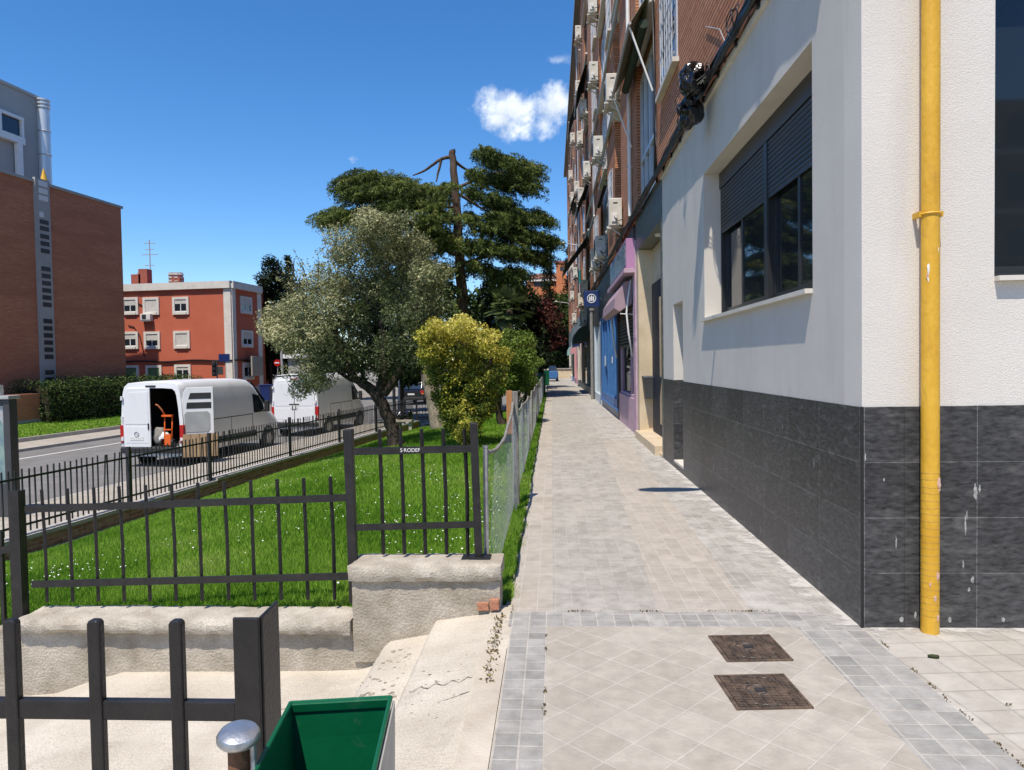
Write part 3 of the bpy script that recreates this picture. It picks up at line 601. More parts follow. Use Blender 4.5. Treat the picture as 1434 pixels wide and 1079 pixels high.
# far lawn blades
N = 26000; u = rng.uniform(14.1, 17.3, N); Y = rng.uniform(22, 41, N); X = Xf(Y)-u*1.0054
Z = ROADZ+.25+(u-14.05)/5.15*(.45-.0)*1.0
P = np.column_stack([X, Y, Z+.03])
tag(npmesh('grass', leaf_quads(P, .07, .35, np.tile([0, 0, 1.], (N, 1)), .2), 4, 'grass', np.clip(rng.normal(.6, .25, N), 0, 1)), 'strip of grass between the far pavement and the hedge', 'grass', kind='stuff')

# ================================================================== GARDEN WALL
def rough_box(x0, x1, y0, y1, z0, z1, amp, step=.05, seed=0, round_=.02):
    b = bmesh.new(); bmesh.ops.create_cube(b, size=1)
    sx, sy, sz = x1-x0, y1-y0, z1-z0
    for v in b.verts: v.co = Vector((x0+(v.co.x+.5)*sx, y0+(v.co.y+.5)*sy, z0+(v.co.z+.5)*sz))
    for ax, L in ((0, sx), (1, sy), (2, sz)):
        n = max(1, int(L/step))
        for i in range(1, n):
            pl = Vector((0, 0, 0)); pl[ax] = (x0, y0, z0)[ax]+L*i/n; no = Vector((0, 0, 0)); no[ax] = 1
            bmesh.ops.bisect_plane(b, geom=b.verts[:]+b.edges[:]+b.faces[:], plane_co=pl, plane_no=no)
    b.normal_update(); c = Vector(((x0+x1)/2, (y0+y1)/2, (z0+z1)/2))
    for v in b.verts:
        d = [min(v.co[i]-(x0, y0, z0)[i], (x1, y1, z1)[i]-v.co[i]) for i in range(3)]
        edge = sorted(d)[1]                       # 0 on an edge
        pull = round_*max(0, 1-edge/.05)*(.6+1.2*abs(mnoise.noise(v.co*9+Vector((seed, 0, 0)))))
        k = mnoise.noise(v.co*6+Vector((seed, 2, 0)))*amp+mnoise.noise(v.co*22+Vector((seed, 5, 0)))*amp*.55
        v.co += v.normal*k; dv = (c-v.co); v.co += Vector((0, dv.y, dv.z)).normalized()*pull
    mb = MB(); mb.v = [tuple(v.co) for v in b.verts]; mb.f = [tuple(v.index for v in f.verts) for f in b.faces]; b.free(); return mb
SM = dict(smooth='auto')
gw = thing('garden_wall', 'low weathered concrete wall with a taller end block at the lawn corner', 'wall', (-2, 4.85, -.6))
rough_box(-3.74, -1.385, 4.66, 5.0, -.165, -.06, .006, .03, 1, .028).build('coping', 'coping', gw, **SM)
rough_box(-3.94, -.40, 4.735, 4.96, -1.0, -.15, .004, .04, 2, .004).build('wall_face', 'conc', gw, **SM)
rough_box(-1.39, -.36, 4.665, 5.02, .195, .312, .006, .03, 3, .028).build('pillar_cap', 'coping', gw, **SM)
rough_box(-1.37, -.37, 4.71, 4.97, -.36, .20, .005, .04, 4, .006).build('pillar_block', 'conc', gw, **SM)
mb = rough_box(-.52, -.445, 4.68, 4.72, .005, .06, .004, .02, 5, .006); m2 = rough_box(-.435, -.375, 4.675, 4.72, .005, .085, .004, .02, 6, .006)
mb.add(m2.v, m2.f).build('exposed_brick', 'redbrick', gw)
lw = thing('garden_wall', 'lower continuation of the concrete wall left of the rusty corner post', 'wall', (-6, 4.85, -.9))
rough_box(-8.6, -3.93, 4.68, 5.0, -.50, -.40, .008, .1, 8, .02).build('coping', 'coping', lw)
rough_box(-8.6, -3.95, 4.74, 4.96, -1.4, -.49, .01, .12, 9, .004).build('wall_face', 'conc', lw)

# ================================================================== RAILINGS ON THE GARDEN WALL
YR = 4.88
rl = thing('iron_railing', 'dark iron railing of two panels standing on the garden wall', 'railing', (-2.2, YR, -.06))
def slimpost(x, y, z0, z1, w=.045, lean=0): # two flanges, like a folded angle
    mb = MB(); mb.bar((x-w/2, y, z0), (x-w/2+lean, y, z1), .014, .075); mb.bar((x+.012, y+.012, z0), (x+.012+lean, y+.012, z1), w, .012)
    return mb
slimpost(-3.815, YR-.02, -.16, .80, .07).build('post', 'iron', rl)
MB().bar((-1.405, YR, .0), (-1.42, YR, 1.21), .06, .06).build('post', 'iron', rl, bevel=.004)
MB().bar((-.525, YR, .30), (-.545, YR, 1.245), .05, .05).build('post', 'iron', rl, bevel=.004)
MB().box(-.64, -.44, YR-.07, YR+.06, .305, .32).build('base_plate', 'iron', rl, bevel=.003)
def barp(x, z0, z1, kx): 
    a = kx*(.5+.5*rnd.random()); return MB().tube([(x, YR+.01, z0), (x+rnd.uniform(-.004, .004), YR+.01, (z0+z1)/2), (x-a, YR+.01, z1)], .0135, 4).build('bar', 'iron', rl)
for i in range(12): barp(-3.65+.191*i, -.01+.002*i, .80+.007*i, .012)
for i in range(5): barp(-1.195+.148*i, .33, 1.205, .012)
MB().bar((-3.77, YR-.015, .665), (-1.44, YR-.015, .735), .012, .05).build('rail', 'iron', rl)
MB().bar((-3.74, YR-.015, .125), (-1.42, YR-.015, .185), .012, .05).build('rail', 'iron', rl)
r3 = MB().bar((-1.38, YR-.015, 1.055), (-.56, YR-.015, 1.068), .012, .05).build('rail', 'iron', rl)
MB().bar((-1.38, YR-.015, .525), (-.54, YR-.015, .545), .012, .045).build('rail', 'iron', rl)
def text(s, size, loc, rot, m, parent, name, ext=.001):
    cu = bpy.data.curves.new(name, 'FONT'); cu.body = s; cu.size = size; cu.extrude = ext; cu.align_x = 'CENTER'; cu.align_y = 'CENTER'
    tmp = bpy.data.objects.new(name, cu); me = bpy.data.meshes.new_from_object(tmp); bpy.data.objects.remove(tmp)
    o = bpy.data.objects.new(name, me); COL.objects.link(o); me.materials.clear(); me.materials.append(K[m])
    if parent: o.parent = parent; o.location = Vector(loc)-OFF.get(parent.name, Vector((0, 0, 0)))
    else: o.location = loc
    o.rotation_euler = rot; return o
text('S\u00b7RODEF', .036, (-.985, YR-.0235, 1.0615), (R(90), 0, 0), 'scribble', r3, 'scribble')
l2 = thing('iron_railing', 'lower iron railing section left of the rusty corner post', 'railing', (-6, YR, -.4))
for i in range(18): MB().bar((-3.97-.2*i, YR, -.36), (-3.97-.2*i, YR, .50-.02*i), .026).build('bar', 'iron', l2)
MB().bar((-3.87, YR-.02, .38), (-7.6, YR-.02, .02), .012, .05).build('rail', 'iron', l2)
MB().bar((-3.87, YR-.02, -.2), (-7.6, YR-.02, -.3), .012, .05).build('rail', 'iron', l2)

# ================================================================== FOREGROUND RAILING, CAPPED POST, GREEN BIN
YF = 1.44
fr = thing('iron_railing', 'near black iron railing cut by the bottom left of the view', 'railing', (-1.1, YF, -.3))
for x in (-2.57, -2.39, -2.215, -2.04, -1.86, -1.685, -1.51, -1.335, -1.162, -.976, -.798):
    mb = MB(); mb.prism([(x-.016, -.4), (x+.013, -.4), (x+.013, 1.114), (x+.007, 1.121), (x-.010, 1.121), (x-.016, 1.114)], 'y', YF, YF+.02); mb.build('bar', 'iron', fr, bevel=.004)
MB().box(-2.6, -.675, YF+.004, YF+.024, .905, .947).build('rail', 'iron', fr, bevel=.003)
MB().box(-2.6, -.675, YF+.004, YF+.024, .2, .242).build('rail', 'iron', fr, bevel=.003)
mb = MB(); mb.box(-.675, -.618, YF, YF+.008, -.5, 1.128); mb.hexa([(-.622, YF+.008, -.5), (-.614, YF+.008, -.5), (-.614, YF+.10, -.5), (-.622, YF+.10, -.5), (-.622, YF+.008, 1.128), (-.614, YF+.008, 1.128), (-.614, YF+.10, 1.132), (-.622, YF+.10, 1.132)])
mb.build('post', 'iron', fr, bevel=.003)
pc = at(334, 1030, Y=1.06)
cp = thing('capped_post', 'short rusted pipe post with a domed galvanised cap in front of the black railing', 'post', (pc.x, pc.y, -.3))
tilt = Vector((.10, -.16, 1)).normalized(); cc = Vector(pc)
T = tilt.to_track_quat('Z', 'Y').to_matrix()
mb = MB(); rings = []
for r, h in ((.0295, -.008), (.0325, -.004), (.0325, .0), (.029, .006), (.02, .010), (.008, .012), (.001, .0123)):
    rings.append([cc+T @ Vector((r*math.cos(a*math.pi/14), r*math.sin(a*math.pi/14), h)) for a in range(28)])
mb.loft(rings); mb.build('cap', 'steel', cp, smooth='auto')
MB().cyl((pc.x, pc.y+.004, -.4), (pc.x-.0, pc.y+.002, pc.z-.006), .0175, n=20).build('pipe', 'rust', cp, smooth='auto')
mb = MB(); mb.tube([(pc.x+.024, pc.y-.004, pc.z-.004), (pc.x+.0255, pc.y-.006, pc.z-.05), (pc.x+.016, pc.y-.026, pc.z-.075), (pc.x-.006, pc.y-.032, pc.z-.12)], .005, 8); mb.build('clip', 'steel', cp, smooth='auto')
zb = 1.035
bl, brr = at(407, 985, Z=zb), at(547, 977, Z=zb+.008); fl_, frr = at(345, 1105, Z=zb), at(512, 1130, Z=zb+.008)
bn = thing('litter_bin', 'open green sheet metal bin fixed beside the capped post', 'bin', ((bl.x+brr.x)/2, (bl.y+fl_.y)/2, .4))
def low(p, k=.0): c = (bl+brr+fl_+frr)/4; q = Vector(p)+(c-Vector(p))*k; return Vector((q.x, q.y, .42))
tk = .0035
def panel(a, b, la, lb, inn):
    i = Vector(inn).normalized()*tk; mb = MB(); mb.hexa([la, lb, lb+i, la+i, a, b, b+i, a+i]); return mb
ctr = (bl+brr+fl_+frr)/4
panel(bl, brr, low(bl, .35), low(brr, .12), (0, -1, 0)).build('back_panel', 'green', bn)
panel(fl_, bl, low(fl_, .2), low(bl, .35), (1, .2, 0)).build('side_panel', 'green', bn)
panel(fl_, frr, low(fl_, .2), low(frr, .12), (0, 1, 0)).build('front_panel', 'green', bn)
panel(brr, frr, low(brr, .12), low(frr, .12), (-1, 0, 0)).build('side_panel', 'green', bn)
K['binside'] = mat('pale grey bin side', (.33, .32, .29), (.42, .40, .36), 14, .5)  # plain pale grey, lighter than the green panels
e = Vector((.004, 0, 0)); mb = MB(); mb.hexa([low(brr, .12)+e, low(frr, .12)+e, low(frr, .12)+e*2, low(brr, .12)+e*2, brr+e+Vector((0, 0, -.006)), frr+e+Vector((0, 0, -.006)), frr+e*2+Vector((0, 0, -.006)), brr+e*2+Vector((0, 0, -.006))])
tag(mb.build('outer_side_sheet', 'binside', bn), 'pale grey outer side')
mb = MB(); 
for a, b in ((bl, brr), (brr, frr), (frr, fl_), (fl_, bl)): mb.tube([a, b], .0042, 8)
mb.build('rim', 'green', bn, smooth='auto')
mb = MB(); i = Vector((0, -tk*1.2, 0)); d = Vector((0, 0, -.014)); mb.hexa([bl+d+i, brr+d+i, brr+d+i*1.8, bl+d+i*1.8, bl+i, brr+i, brr+i*2.2, bl+i*2.2]); mb.build('folded_lip', 'green', bn)
MB().add([low(bl, .3), low(brr, .1), low(frr, .1), low(fl_, .18)], [(0, 1, 2, 3)]).build('bottom', 'green', bn)

# ================================================================== ROADSIDE RAILING
fz = -.95
rf = thing('iron_railing', 'long grey iron railing on a low brick kerb between lawn and road', 'railing', (Xf(16), 16, fz))
mb = MB()
def strip(mb, u0, u1, y0, y1, z0, z1):
    p = [rp(u0, y0), rp(u1, y0), rp(u1, y1), rp(u0, y1)]
    mb.hexa([(x, y, z0) for x, y in p]+[(x, y, z1) for x, y in p])
strip(mb, .12, -.12, 4, 16.4, -1.4, fz-.12); strip(mb, .12, -.12, 16.402, 33, -1.4, fz-.07); mb.build('brick_base', 'brickwall', rf)
mb = MB(); strip(mb, .15, -.15, 4, 16.4, fz-.119, fz-.055); strip(mb, .15, -.15, 16.402, 33, fz-.069, fz); mb.build('coping', 'kerb', rf)
def fb(y): return fz-.055 if y < 16.4 else fz
nb = 0; rest = MB(); y = 6.5
posts = [7.9, 13.6, 16.35, 20.4, 24.0, 27.6, 31.2]
bars = []
while y < 32.5:
    if min(abs(y-p) for p in posts) > .06: bars.append(y)
    y += .128
for i, y in enumerate(bars):
    x = Xf(y); lean = rnd.uniform(-.012, .012) if rnd.random() < .9 else .09
    m1 = MB() if 12 <= i < 110 else rest
    m1.bar((x, y, fb(y)+.03), (x, y+lean, fb(y)+1.06+rnd.uniform(-.012, .012)), .02)
    if m1 is not rest: m1.build('bar', 'ironfar', rf)
tag(rest.build('bar', 'ironfar', rf), kind='stuff')
for a, b in ((6.4, 16.33), (16.37, 32.6)):
    for h in (.15, .92): MB().bar((Xf(a), a, fb(a+.01)+h), (Xf(b), b, fb(b-.01)+h), .02, .035).build('rail', 'ironfar', rf)
for p in posts: MB().bar((Xf(p), p, fb(p)-.02), (Xf(p), p, fb(p)+1.13), .07).build('post', 'ironfar', rf)

# ================================================================== WIRE MESH FENCE ALONG THE PAVEMENT
FX = -.46
wf = thing('wire_fence', 'sagging galvanised wire mesh fence along the left edge of the pavement', 'fence', (FX, 10, 0))
MB().cyl((-.485, 4.98, .0), (-.475, 4.98, 1.06), .019, n=14).cyl((-.475, 4.98, 1.06), (-.475, 4.98, 1.075), .022, n=14).build('post', 'steel', wf, smooth='auto')
py = [4.98, 8.3]+[8.3+2.6*i for i in range(1, 15)]
for y in py[2:]:
    MB().tube([(FX+rnd.uniform(-.01, .01), y, -.05), (FX+rnd.uniform(-.02, .02), y, 1.0)], .018, 8).build('post', 'steel', wf)
MB().bar((FX+.02, 8.35, -.05), (FX+.02, 8.35, 1.32), .075, .07).build('wooden_post', 'greywood', wf, bevel=.004)
MB().bar((FX-.045, 8.33, .82), (FX-.045, 8.33, 1.33), .05, .07).build('wooden_stake', 'wood', wf, bevel=.004)
MB().bar((FX+.03, 8.0, -.02), (FX+.03, 8.0, .95), .03, .03).build('post', 'steel', wf)
def topz(y):
    for a, b in zip(py, py[1:]):
        if a <= y <= b:
            t = (y-a)/(b-a); sag = (.16 if a < 5 else .07+.03*math.sin(a))*4*t*(1-t); za = 1.03 if a < 5 else 1.2 if a == 8.3 else 1.02; zb_ = 1.2 if b == 8.3 else 1.02
            return za+(zb_-za)*t-sag
    return 1.0
def fx(y, h): return FX+.03*math.sin(y*1.1)*math.sin(h*3.0)+.006*math.sin(y*5)*h
mb = MB(); yy = 5.0; PP = []
while yy < 46: PP.append((fx(yy, 1), yy, topz(yy)+.004*math.sin(yy*5))); yy += .12
mb.tube(PP, [.016+.003*math.sin(i*1.7) for i in range(len(PP))], 6); mb.build('rolled_top_edge', 'greywood', wf, smooth=True)
mb = MB(); yy = 5.0; st = .05
while yy < 46:
    for sgn in (1, -1):
        pts = []
        for kk in range(6):
            h = kk/5; y2 = yy+sgn*h*.62
            if 5.0 <= y2 <= 46: pts.append((fx(y2, h*topz(y2)), y2, h*topz(y2)+.0))
        if len(pts) > 1: mb.tube(pts, .0007 if yy < 14 else .0011, 3, False)
    yy += .06 if yy < 16 else .09
mb.build('wire_mesh', 'wire', wf)

# ================================================================== APARTMENT BUILDING ON THE RIGHT
BX = 1.87; CY = 4.43; TOPZ = 21.6; BZ = 4.72
ab = thing('apartment_building', 'long brick apartment block with rendered ground floor and black tile plinth', 'building', (BX, 12, 0))
W0, W1, WZ0, WZ1 = 5.24, 8.86, 2.15, 3.90     # big window in the side wall
N0, N1, NZ = 10.32, 11.12, 2.505              # narrow niche
SE = 12.1                                     # end of the rendered part
XI = BX+.30
mb = MB(); zt = BZ-.06
mb.box(BX, XI, CY+.26, W0, 1.35, zt).box(BX, XI, W1, N0, 1.35, zt).box(BX, XI, N1, SE, 1.35, zt)
mb.box(BX, XI, W0, W1, 1.35, WZ0-.035).box(BX, XI, W0, W1, WZ1, zt).box(BX, XI, N0, N1, NZ, zt)
mb.build('side_render', 'stucco', ab)
mb = MB(); fx0, fx1, fz0, fz1 = 2.64, 6.2, 2.12, 4.0
mb.box(BX, fx0, CY, CY+.26, 1.35, BZ).box(fx1, 9, CY, CY+.26, 1.35, BZ).box(fx0, fx1, CY, CY+.26, 1.35, fz0-.03).box(fx0, fx1, CY, CY+.26, fz1, BZ).box(BX, 9, CY, CY+.26, BZ, TOPZ-.3)
mb.build('front_render', 'stuccofront', ab)
# niche lining
mb = MB(); mb.box(XI, XI+.08, N0-.1, N1+.1, .0, NZ+.1); mb.build('niche_back', 'stucco', ab)
# plinth tiles stand 10 mm proud
mb = MB(); mb.box(BX-.010, BX+.24, CY+.0, N0, -.02, 1.35).box(BX-.010, XI, N1, SE, -.02, 1.35); mb.box(BX-.010, XI, N0, N1, -.02, .085); mb.build('plinth_tiles', 'tile', ab)
mb = MB(); mb.box(BX+.245, 9, CY-.010, CY+.2, -.02, 1.35); mb.box(BX+.006, BX+.243, CY-.010, CY-.0005, -.02, 1.35); mb.build('plinth_tiles', 'tile', ab)
K['drip'] = mat('white paint drips', (.20, .20, .195), (.48, .48, .465), 60, .9)
for px, py, w, h in ((1366, 690, 3.0, 16), (1372, 684, 2.0, 8), (1352, 735, 1.6, 22), (1354, 722, 1.4, 9), (1362, 812, 3.2, 6), (1357, 826, 2.4, 5), (1349, 790, 1.6, 9), (1255, 760, 1.2, 14), (1330, 868, 3, 6), (1262, 868, 3.4, 6), (1282, 862, 2, 7), (1238, 672, 1.5, 4), (1405, 868, 3, 5), (1212, 640, 1.2, 9)):
    p = at(px, py, Y=CY-.011); MB().blob((p.x, CY-.0105, p.z), .0027, 3, 1.1, 2.6, (w, .3, h*.85), int(px)).build('paint_drip', 'drip', ab)
for Y_, z_, h in ((5.2, .9, 20), (6.4, .5, 26), (7.3, 1.0, 14), (8.4, .4, 22), (9.3, .8, 18), (6.9, 1.15, 12), (5.9, 1.1, 10)):
    MB().blob((BX-.0105, Y_, z_), .0024, 2, .9, 2.2, (.3, 1.6, h*.8), int(Y_*9)).build('paint_drip', 'drip', ab)
MB().box(BX-.011, BX+.003, CY-.011, CY-.001, -.02, 1.352).build('corner_trim', 'black', ab)
MB().box(BX-.012, XI-.02, N0+.005, N1-.005, .086, .12).build('niche_threshold', 'sillm', ab)
# side window
sw = MB().box(BX-.055, XI-.07, W0+.003, W1+.035, WZ0-.034, WZ0).build('window_sill', 'sillm', ab)
gx = BX+.20
win = MB()
win.box(gx, gx+.07, W0, W0+.07, WZ0, WZ1-.2).box(gx, gx+.07, W1-.07, W1, WZ0, WZ1-.2).box(gx, gx+.07, W0+.07, W1-.07, WZ0, WZ0+.06)
ym = 6.98; win.box(gx-.02, gx+.07, ym-.05, ym+.05, WZ0+.06, WZ1-.2)
win.box(gx-.015, gx+.07, W0, W1, WZ1-.19, WZ1)
wo = win.build('window', 'frame', ab, bevel=.003)
def sash(y0, y1, x, z0, z1, m='glass'):
    mb = MB(); w = .055; mb.box(x, x+.03, y0, y0+w, z0, z1).box(x, x+.03, y1-w, y1, z0, z1).box(x, x+.03, y0+w, y1-w, z0, z0+w)
    mb.build('sash', 'frame', wo); MB().box(x+.012, x+.018, y0+w, y1-w, z0+w, z1).build('pane', m, wo)
for a, b in ((W0+.07, ym-.05), (ym+.05, W1-.07)):
    c = (a+b)/2
    sash(a, c+.03, gx+.005, WZ0+.06, 3.4); sash(c-.03, b, gx+.037, WZ0+.06, 3.4)
    mb = MB(); z = 3.2
    while z < WZ1-.2:
        mb.prism([(gx+.001, z), (gx-.010, z+.006), (gx-.013, z+.022), (gx-.010, z+.038), (gx+.001, z+.044)], 'y', a+.012, b-.012); z += .0455
    mb.box(gx-.008, gx+.004, a+.012, b-.012, 3.165, 3.2); mb.build('roller_shutter', 'frame', wo)
    mb = MB(); mb.box(gx-.010, gx+.0045, a, a+.011, WZ0+.06, WZ1-.2).box(gx-.010, gx+.0045, b-.011, b, WZ0+.06, WZ1-.2); mb.build('shutter_rail', 'frame', wo)
K['roomdark'] = mat('dim room', (.05, .045, .04), None, rough=.9)
K['curtain'] = mat('beige curtain', (.42, .38, .32), (.5, .46, .40), 3, .9)
MB().box(gx+.35, gx+.4, W0-.1, W1+.1, 1.9, 4.1).build('room', 'roomdark', ab)
MB().box(gx+.10, gx+.12, 7.05, 7.75, WZ0, 3.4).build('curtain', 'curtain', wo)
# front window
fy = CY+.13; f2 = MB(); f2.box(fx0, fx0+.012, fy, fy+.07, fz0, fz1).box(fx0, fx1, fy, fy+.07, fz0, fz0+.035).box(fx0+.012, fx1, fy+.012, fy+.05, fz0+.035, fz0+.075); w2 = f2.build('window', 'frame', ab)
MB().box(fx0+.012, fx1, fy+.03, fy+.036, fz0+.075, fz1).build('pane', 'glass', w2)
MB().box(fx0+.02, fx1, fy+.16, fy+.2, fz0-.1, fz1).build('room', 'roomdark', ab)
MB().box(fx0, fx1+.03, CY-.05, fy+.02, fz0-.029, fz0).build('window_sill', 'sillm', ab)
# ledge on top of the ground floor
MB().box(BX-.035, XI, CY+.262, SE, zt, BZ).build('ledge', 'sillm', ab)

# upper brick: piers flush with the ground floor, glazed bays set back between them
bays = [(12.7, 15.45), (18.9, 20.6), (23.4, 26.4), (30.0, 31.6), (34.2, 37.4), (41.5, 43.3), (46, 49.4), (53.5, 55.3), (58, 61.5), (65.5, 67.3), (70, 73.5)]
ENDY = 77.5; FL = [BZ+.003, 7.75, 10.5, 13.25, 16.0, 18.75, TOPZ]
mb = MB(); y = CY+.262
for a, b in bays+[(ENDY, ENDY)]:
    mb.box(BX, BX+.5, y, a, BZ+.002, TOPZ); y = b
mb.box(BX+.001, BX+.5, SE+.0, 12.05, 1, 1.01)
mb.build('brick_facade', 'brick', ab)
MB().box(BX+.5, 13, CY+.27, ENDY, BZ-.3, TOPZ+.2).box(BX+.52, 13, 12.2, ENDY-.1, -.5, BZ-.301).build('core', 'brick', ab)
MB().box(1.58, 13, 9.0, ENDY+.4, TOPZ+.001, TOPZ+.24).box(1.55, 1.58, 9.0, ENDY+.42, TOPZ-.05, TOPZ+.3).build('roof_eave', 'greywood', ab)
K['blindpale'] = mat('pale slatted blind', (.50, .49, .45), (.58, .57, .53), 2, .8)
K['spandrel'] = mat('pale spandrel render', (.44, .42, .39), (.54, .52, .49), 2, .9)
K['alu'] = mat('pale aluminium frame', (.55, .57, .60), (.64, .66, .68), 3, .4, .3)
K['brown'] = mat('brown painted frame', (.10, .065, .045), (.14, .09, .06), 3, .5)
for bi, (a, b) in enumerate(bays):
    fr_ = 'alu' if bi % 3 != 1 else 'brown'
    mbf = MB(); mbg = MB(); sps = []; sills = []; blinds = []; x = BX+(.10 if b-a > 2 else .22)
    for k in range(6):
        z0, z1 = FL[k], FL[k+1]
        sp = .55 if b-a > 2 else .95
        if k > 0: sps.append((x+.02, BX+.49, a, b, z0-.18, z0+.18))
        lo_ = z0+.19 if b-a > 2 else z0+.75
        hi_ = z1-.19
        if b-a <= 2: sps.append((x+.01, BX+.49, a, b, z0+.181, lo_-.001))
        mbg.box(x+.03, x+.05, a, b, lo_, hi_)
        if k > 0 or b-a < 2: sills.append((BX-.09, x-.031, a+.003, b-.003, lo_-.06, lo_+.02))
        r_ = rnd.random()
        if r_ < .55: blinds.append((x+.005, x+.029, a+.04, a+(b-a)*(.5 if r_ < .25 else .97), hi_-(hi_-lo_)*rnd.uniform(.25, .6), hi_-.071))
        mbf.box(x-.03, x+.03, a, b, lo_, lo_+.09).box(x-.02, x+.03, a, b, hi_-.07, hi_)
        if b-a > 2: mbf.box(x-.02, x+.03, a, b, lo_+.9, lo_+.98)
        n = 4 if b-a > 2 else 2
        for q in range(n+1):
            yy = a+(b-a)*q/n; mbf.box(x-.025, x+.03, max(a, yy-.035), min(b, yy+.035), lo_+.091, hi_-.071)
    g = mbf.build('bay_window', fr_, ab); mbg.build('pane', 'glassblue', g)
    for q in sills: MB().box(*q).build('window_sill', 'sillm', ab)
    for q in blinds: MB().box(*q).build('roller_blind', rnd.choice(('blindpale', 'blindpale', 'awngreen')), g)
    for q in sps: MB().box(*q).build('spandrel', 'spandrel' if bi % 2 else 'brick', ab)
def flat_window(y0, y1, z0, z1, m='alu'):
    mb = MB(); x = BX-.02; w = .06
    mb.box(x, BX+.03, y0, y0+w, z0, z1).box(x, BX+.03, y1-w, y1, z0, z1).box(x, BX+.03, y0+w, y1-w, z0, z0+w).box(x, BX+.03, y0+w, y1-w, z1-w, z1)
    for q in range(1, 7): yy = y0+(y1-y0)*q/7; mb.bar((x-.035, yy, z0+.02), (x-.035, yy, z1), .014)
    for q in range(4): zz = z0+.1+(z1-z0-.2)*q/3; mb.bar((x-.035, y0, zz), (x-.035, y1, zz), .012)
    g = mb.build('window', m, ab); MB().box(BX-.012, BX-.005, y0+w, y1-w, z0+w, z1-w).build('pane', 'glassblue', g)
    MB().box(BX-.10, BX-.0, y0-.08, y1+.08, z0-.07, z0-.002).build('window_sill', 'sillm', ab)
flat_window(10.5, 12.0, 5.98, 7.45)
for y0, z0 in ((10.5, 8.75), (21.4, 5.9), (21.4, 8.65), (21.4, 11.4), (28, 5.9), (28, 8.65), (28, 11.4), (28, 14.15), (39, 5.9), (39, 8.65), (39, 11.4), (39, 14.15), (51, 8.65), (51, 11.4), (51, 14.15), (63, 8.65), (63, 11.4)): flat_window(y0, y0+1.2, z0, z0+1.45)

for y, lab in ((16.35, 'white rain pipe on the brick pier past the near awning'), (29.6, 'grey rain pipe on the brick pier past the second awning'), (45.4, 'thin rain pipe in the middle of the far facade')):
    t = thing('rain_pipe', lab, 'pipe', (BX-.06, y, BZ)); MB().cyl((BX-.06, y, BZ+.2), (BX-.06, y, TOPZ-.1), .045, n=8).build('pipe', 'whitepaint' if y < 20 else 'duct', t, smooth='auto')
    for z in range(6, 21, 3): MB().box(BX-.12, BX-.001, y-.03, y+.03, z, z+.04).build('bracket', 'duct', t)

# ---------------- yellow gas pipe
gp = thing('gas_pipe', 'yellow painted vertical gas pipe clamped to the cream front wall', 'pipe', (2.235, CY-.07, 0))
pts = [(2.235, CY-.07, -.01+.2*i) for i in range(34)]
MB().tube(pts, .0505, 20).build('pipe', 'yellow', gp, smooth='auto')
for z in (2.485, 5.6):
    mb = MB().ring((2.235, CY-.07, z), (0, 0, 1), .0515, .008, 24, 6); mb.box(2.165, 2.184, CY-.078, CY, z-.016, z+.016).box(2.286, 2.305, CY-.078, CY, z-.016, z+.016)
    mb.build('clamp', 'yellow', gp, smooth='auto')
mb = MB()
for i in range(22):   # wound tape near the foot
    z = .10+i*.041+rnd.uniform(-.006, .006); mb.ring((2.235, CY-.07, z), (rnd.uniform(-.10, .10), .0, 1), .0497, .0019, 24, 4)
K['tape'] = mat('yellowed tape edge', (.42, .23, .05), (.55, .33, .08), 12, .5)
mb.build('wound_tape', 'tape', gp, smooth=True)
mb = MB()
for z, da, s in ((.905, .5, .03), (.87, .65, .022), (.35, .35, .025), (.22, .1, .018), (2.12, -.7, .02), (.30, -.4, .016), (.10, .4, .02)):
    ang = -math.pi/2+da; c = Vector((2.235+.0497*math.cos(ang), CY-.07+.0497*math.sin(ang), z)); MB().blob(c, s, 2, .7, 2.2, (.5, .12, 1), int(z*50)).build('paint_chip', 'chip', gp)
mb = MB()
for z, da, s in ((2.16, -.62, .024), (2.10, -.66, .014), (2.27, .45, .008)):
    ang = -math.pi/2+da; c = Vector((2.235+.0499*math.cos(ang), CY-.07+.0499*math.sin(ang), z)); MB().blob(c, s, 2, .8, 2.4, (.4, .12, 1.3), int(z*70)).build('paint_chip', 'whitepaint', gp)

# ---------------- cable bundle along the top of the ground floor
cb = thing('cable_bundle', 'thick bundle of black cables running along the ledge above the rendered wall', 'cables', (BX, 8, BZ))
for s in range(13):
    pts = []; y = CY+.35; ox = rnd.uniform(.03, .12); oz = rnd.uniform(.0, .15)
    while y < 36:
        pts.append((BX-ox-.016*math.sin(y*1.35+s)-.008*rnd.random(), y, BZ+oz+.025*math.sin(y*1.9+s*2)+.014*rnd.uniform(-1, 1))); y += .22 if y < 18 else .7
    MB().tube(pts, rnd.choice((.011, .015, .019, .025)), 6).build('cable', 'cable', cb, smooth=True)
for y, z, r in ((6.15, BZ+.1, .10), (6.9, BZ+.08, .13), (8.0, BZ+.05, .1), (9.6, BZ+.1, .12)):
    mb = MB()
    for q in range(4): mb.ring((BX-.12-rnd.random()*.03, y+rnd.uniform(-.05, .05), z+rnd.uniform(-.03, .03)), (1, rnd.uniform(-.3, .3), rnd.uniform(-.2, .2)), r*rnd.uniform(.8, 1.1), .005, 22, 5)
    mb.build('cable_loop', 'cable', cb, smooth=True)
mb = MB()
for i in range(10):
    y = 5.6+i*.75; MB().box(BX-.06, BX-.02, y, y+.05, BZ-.04, BZ+.03).build('clip', 'black', cb)
mb = MB(); mb.tube([(BX-.03, 7.6, BZ+.2), (BX-.02, 7.9, 5.2), (BX-.015, 8.6, 5.55)], .006, 5); mb.build('cable', 'duct', cb)
mb = MB(); yy = 12.55
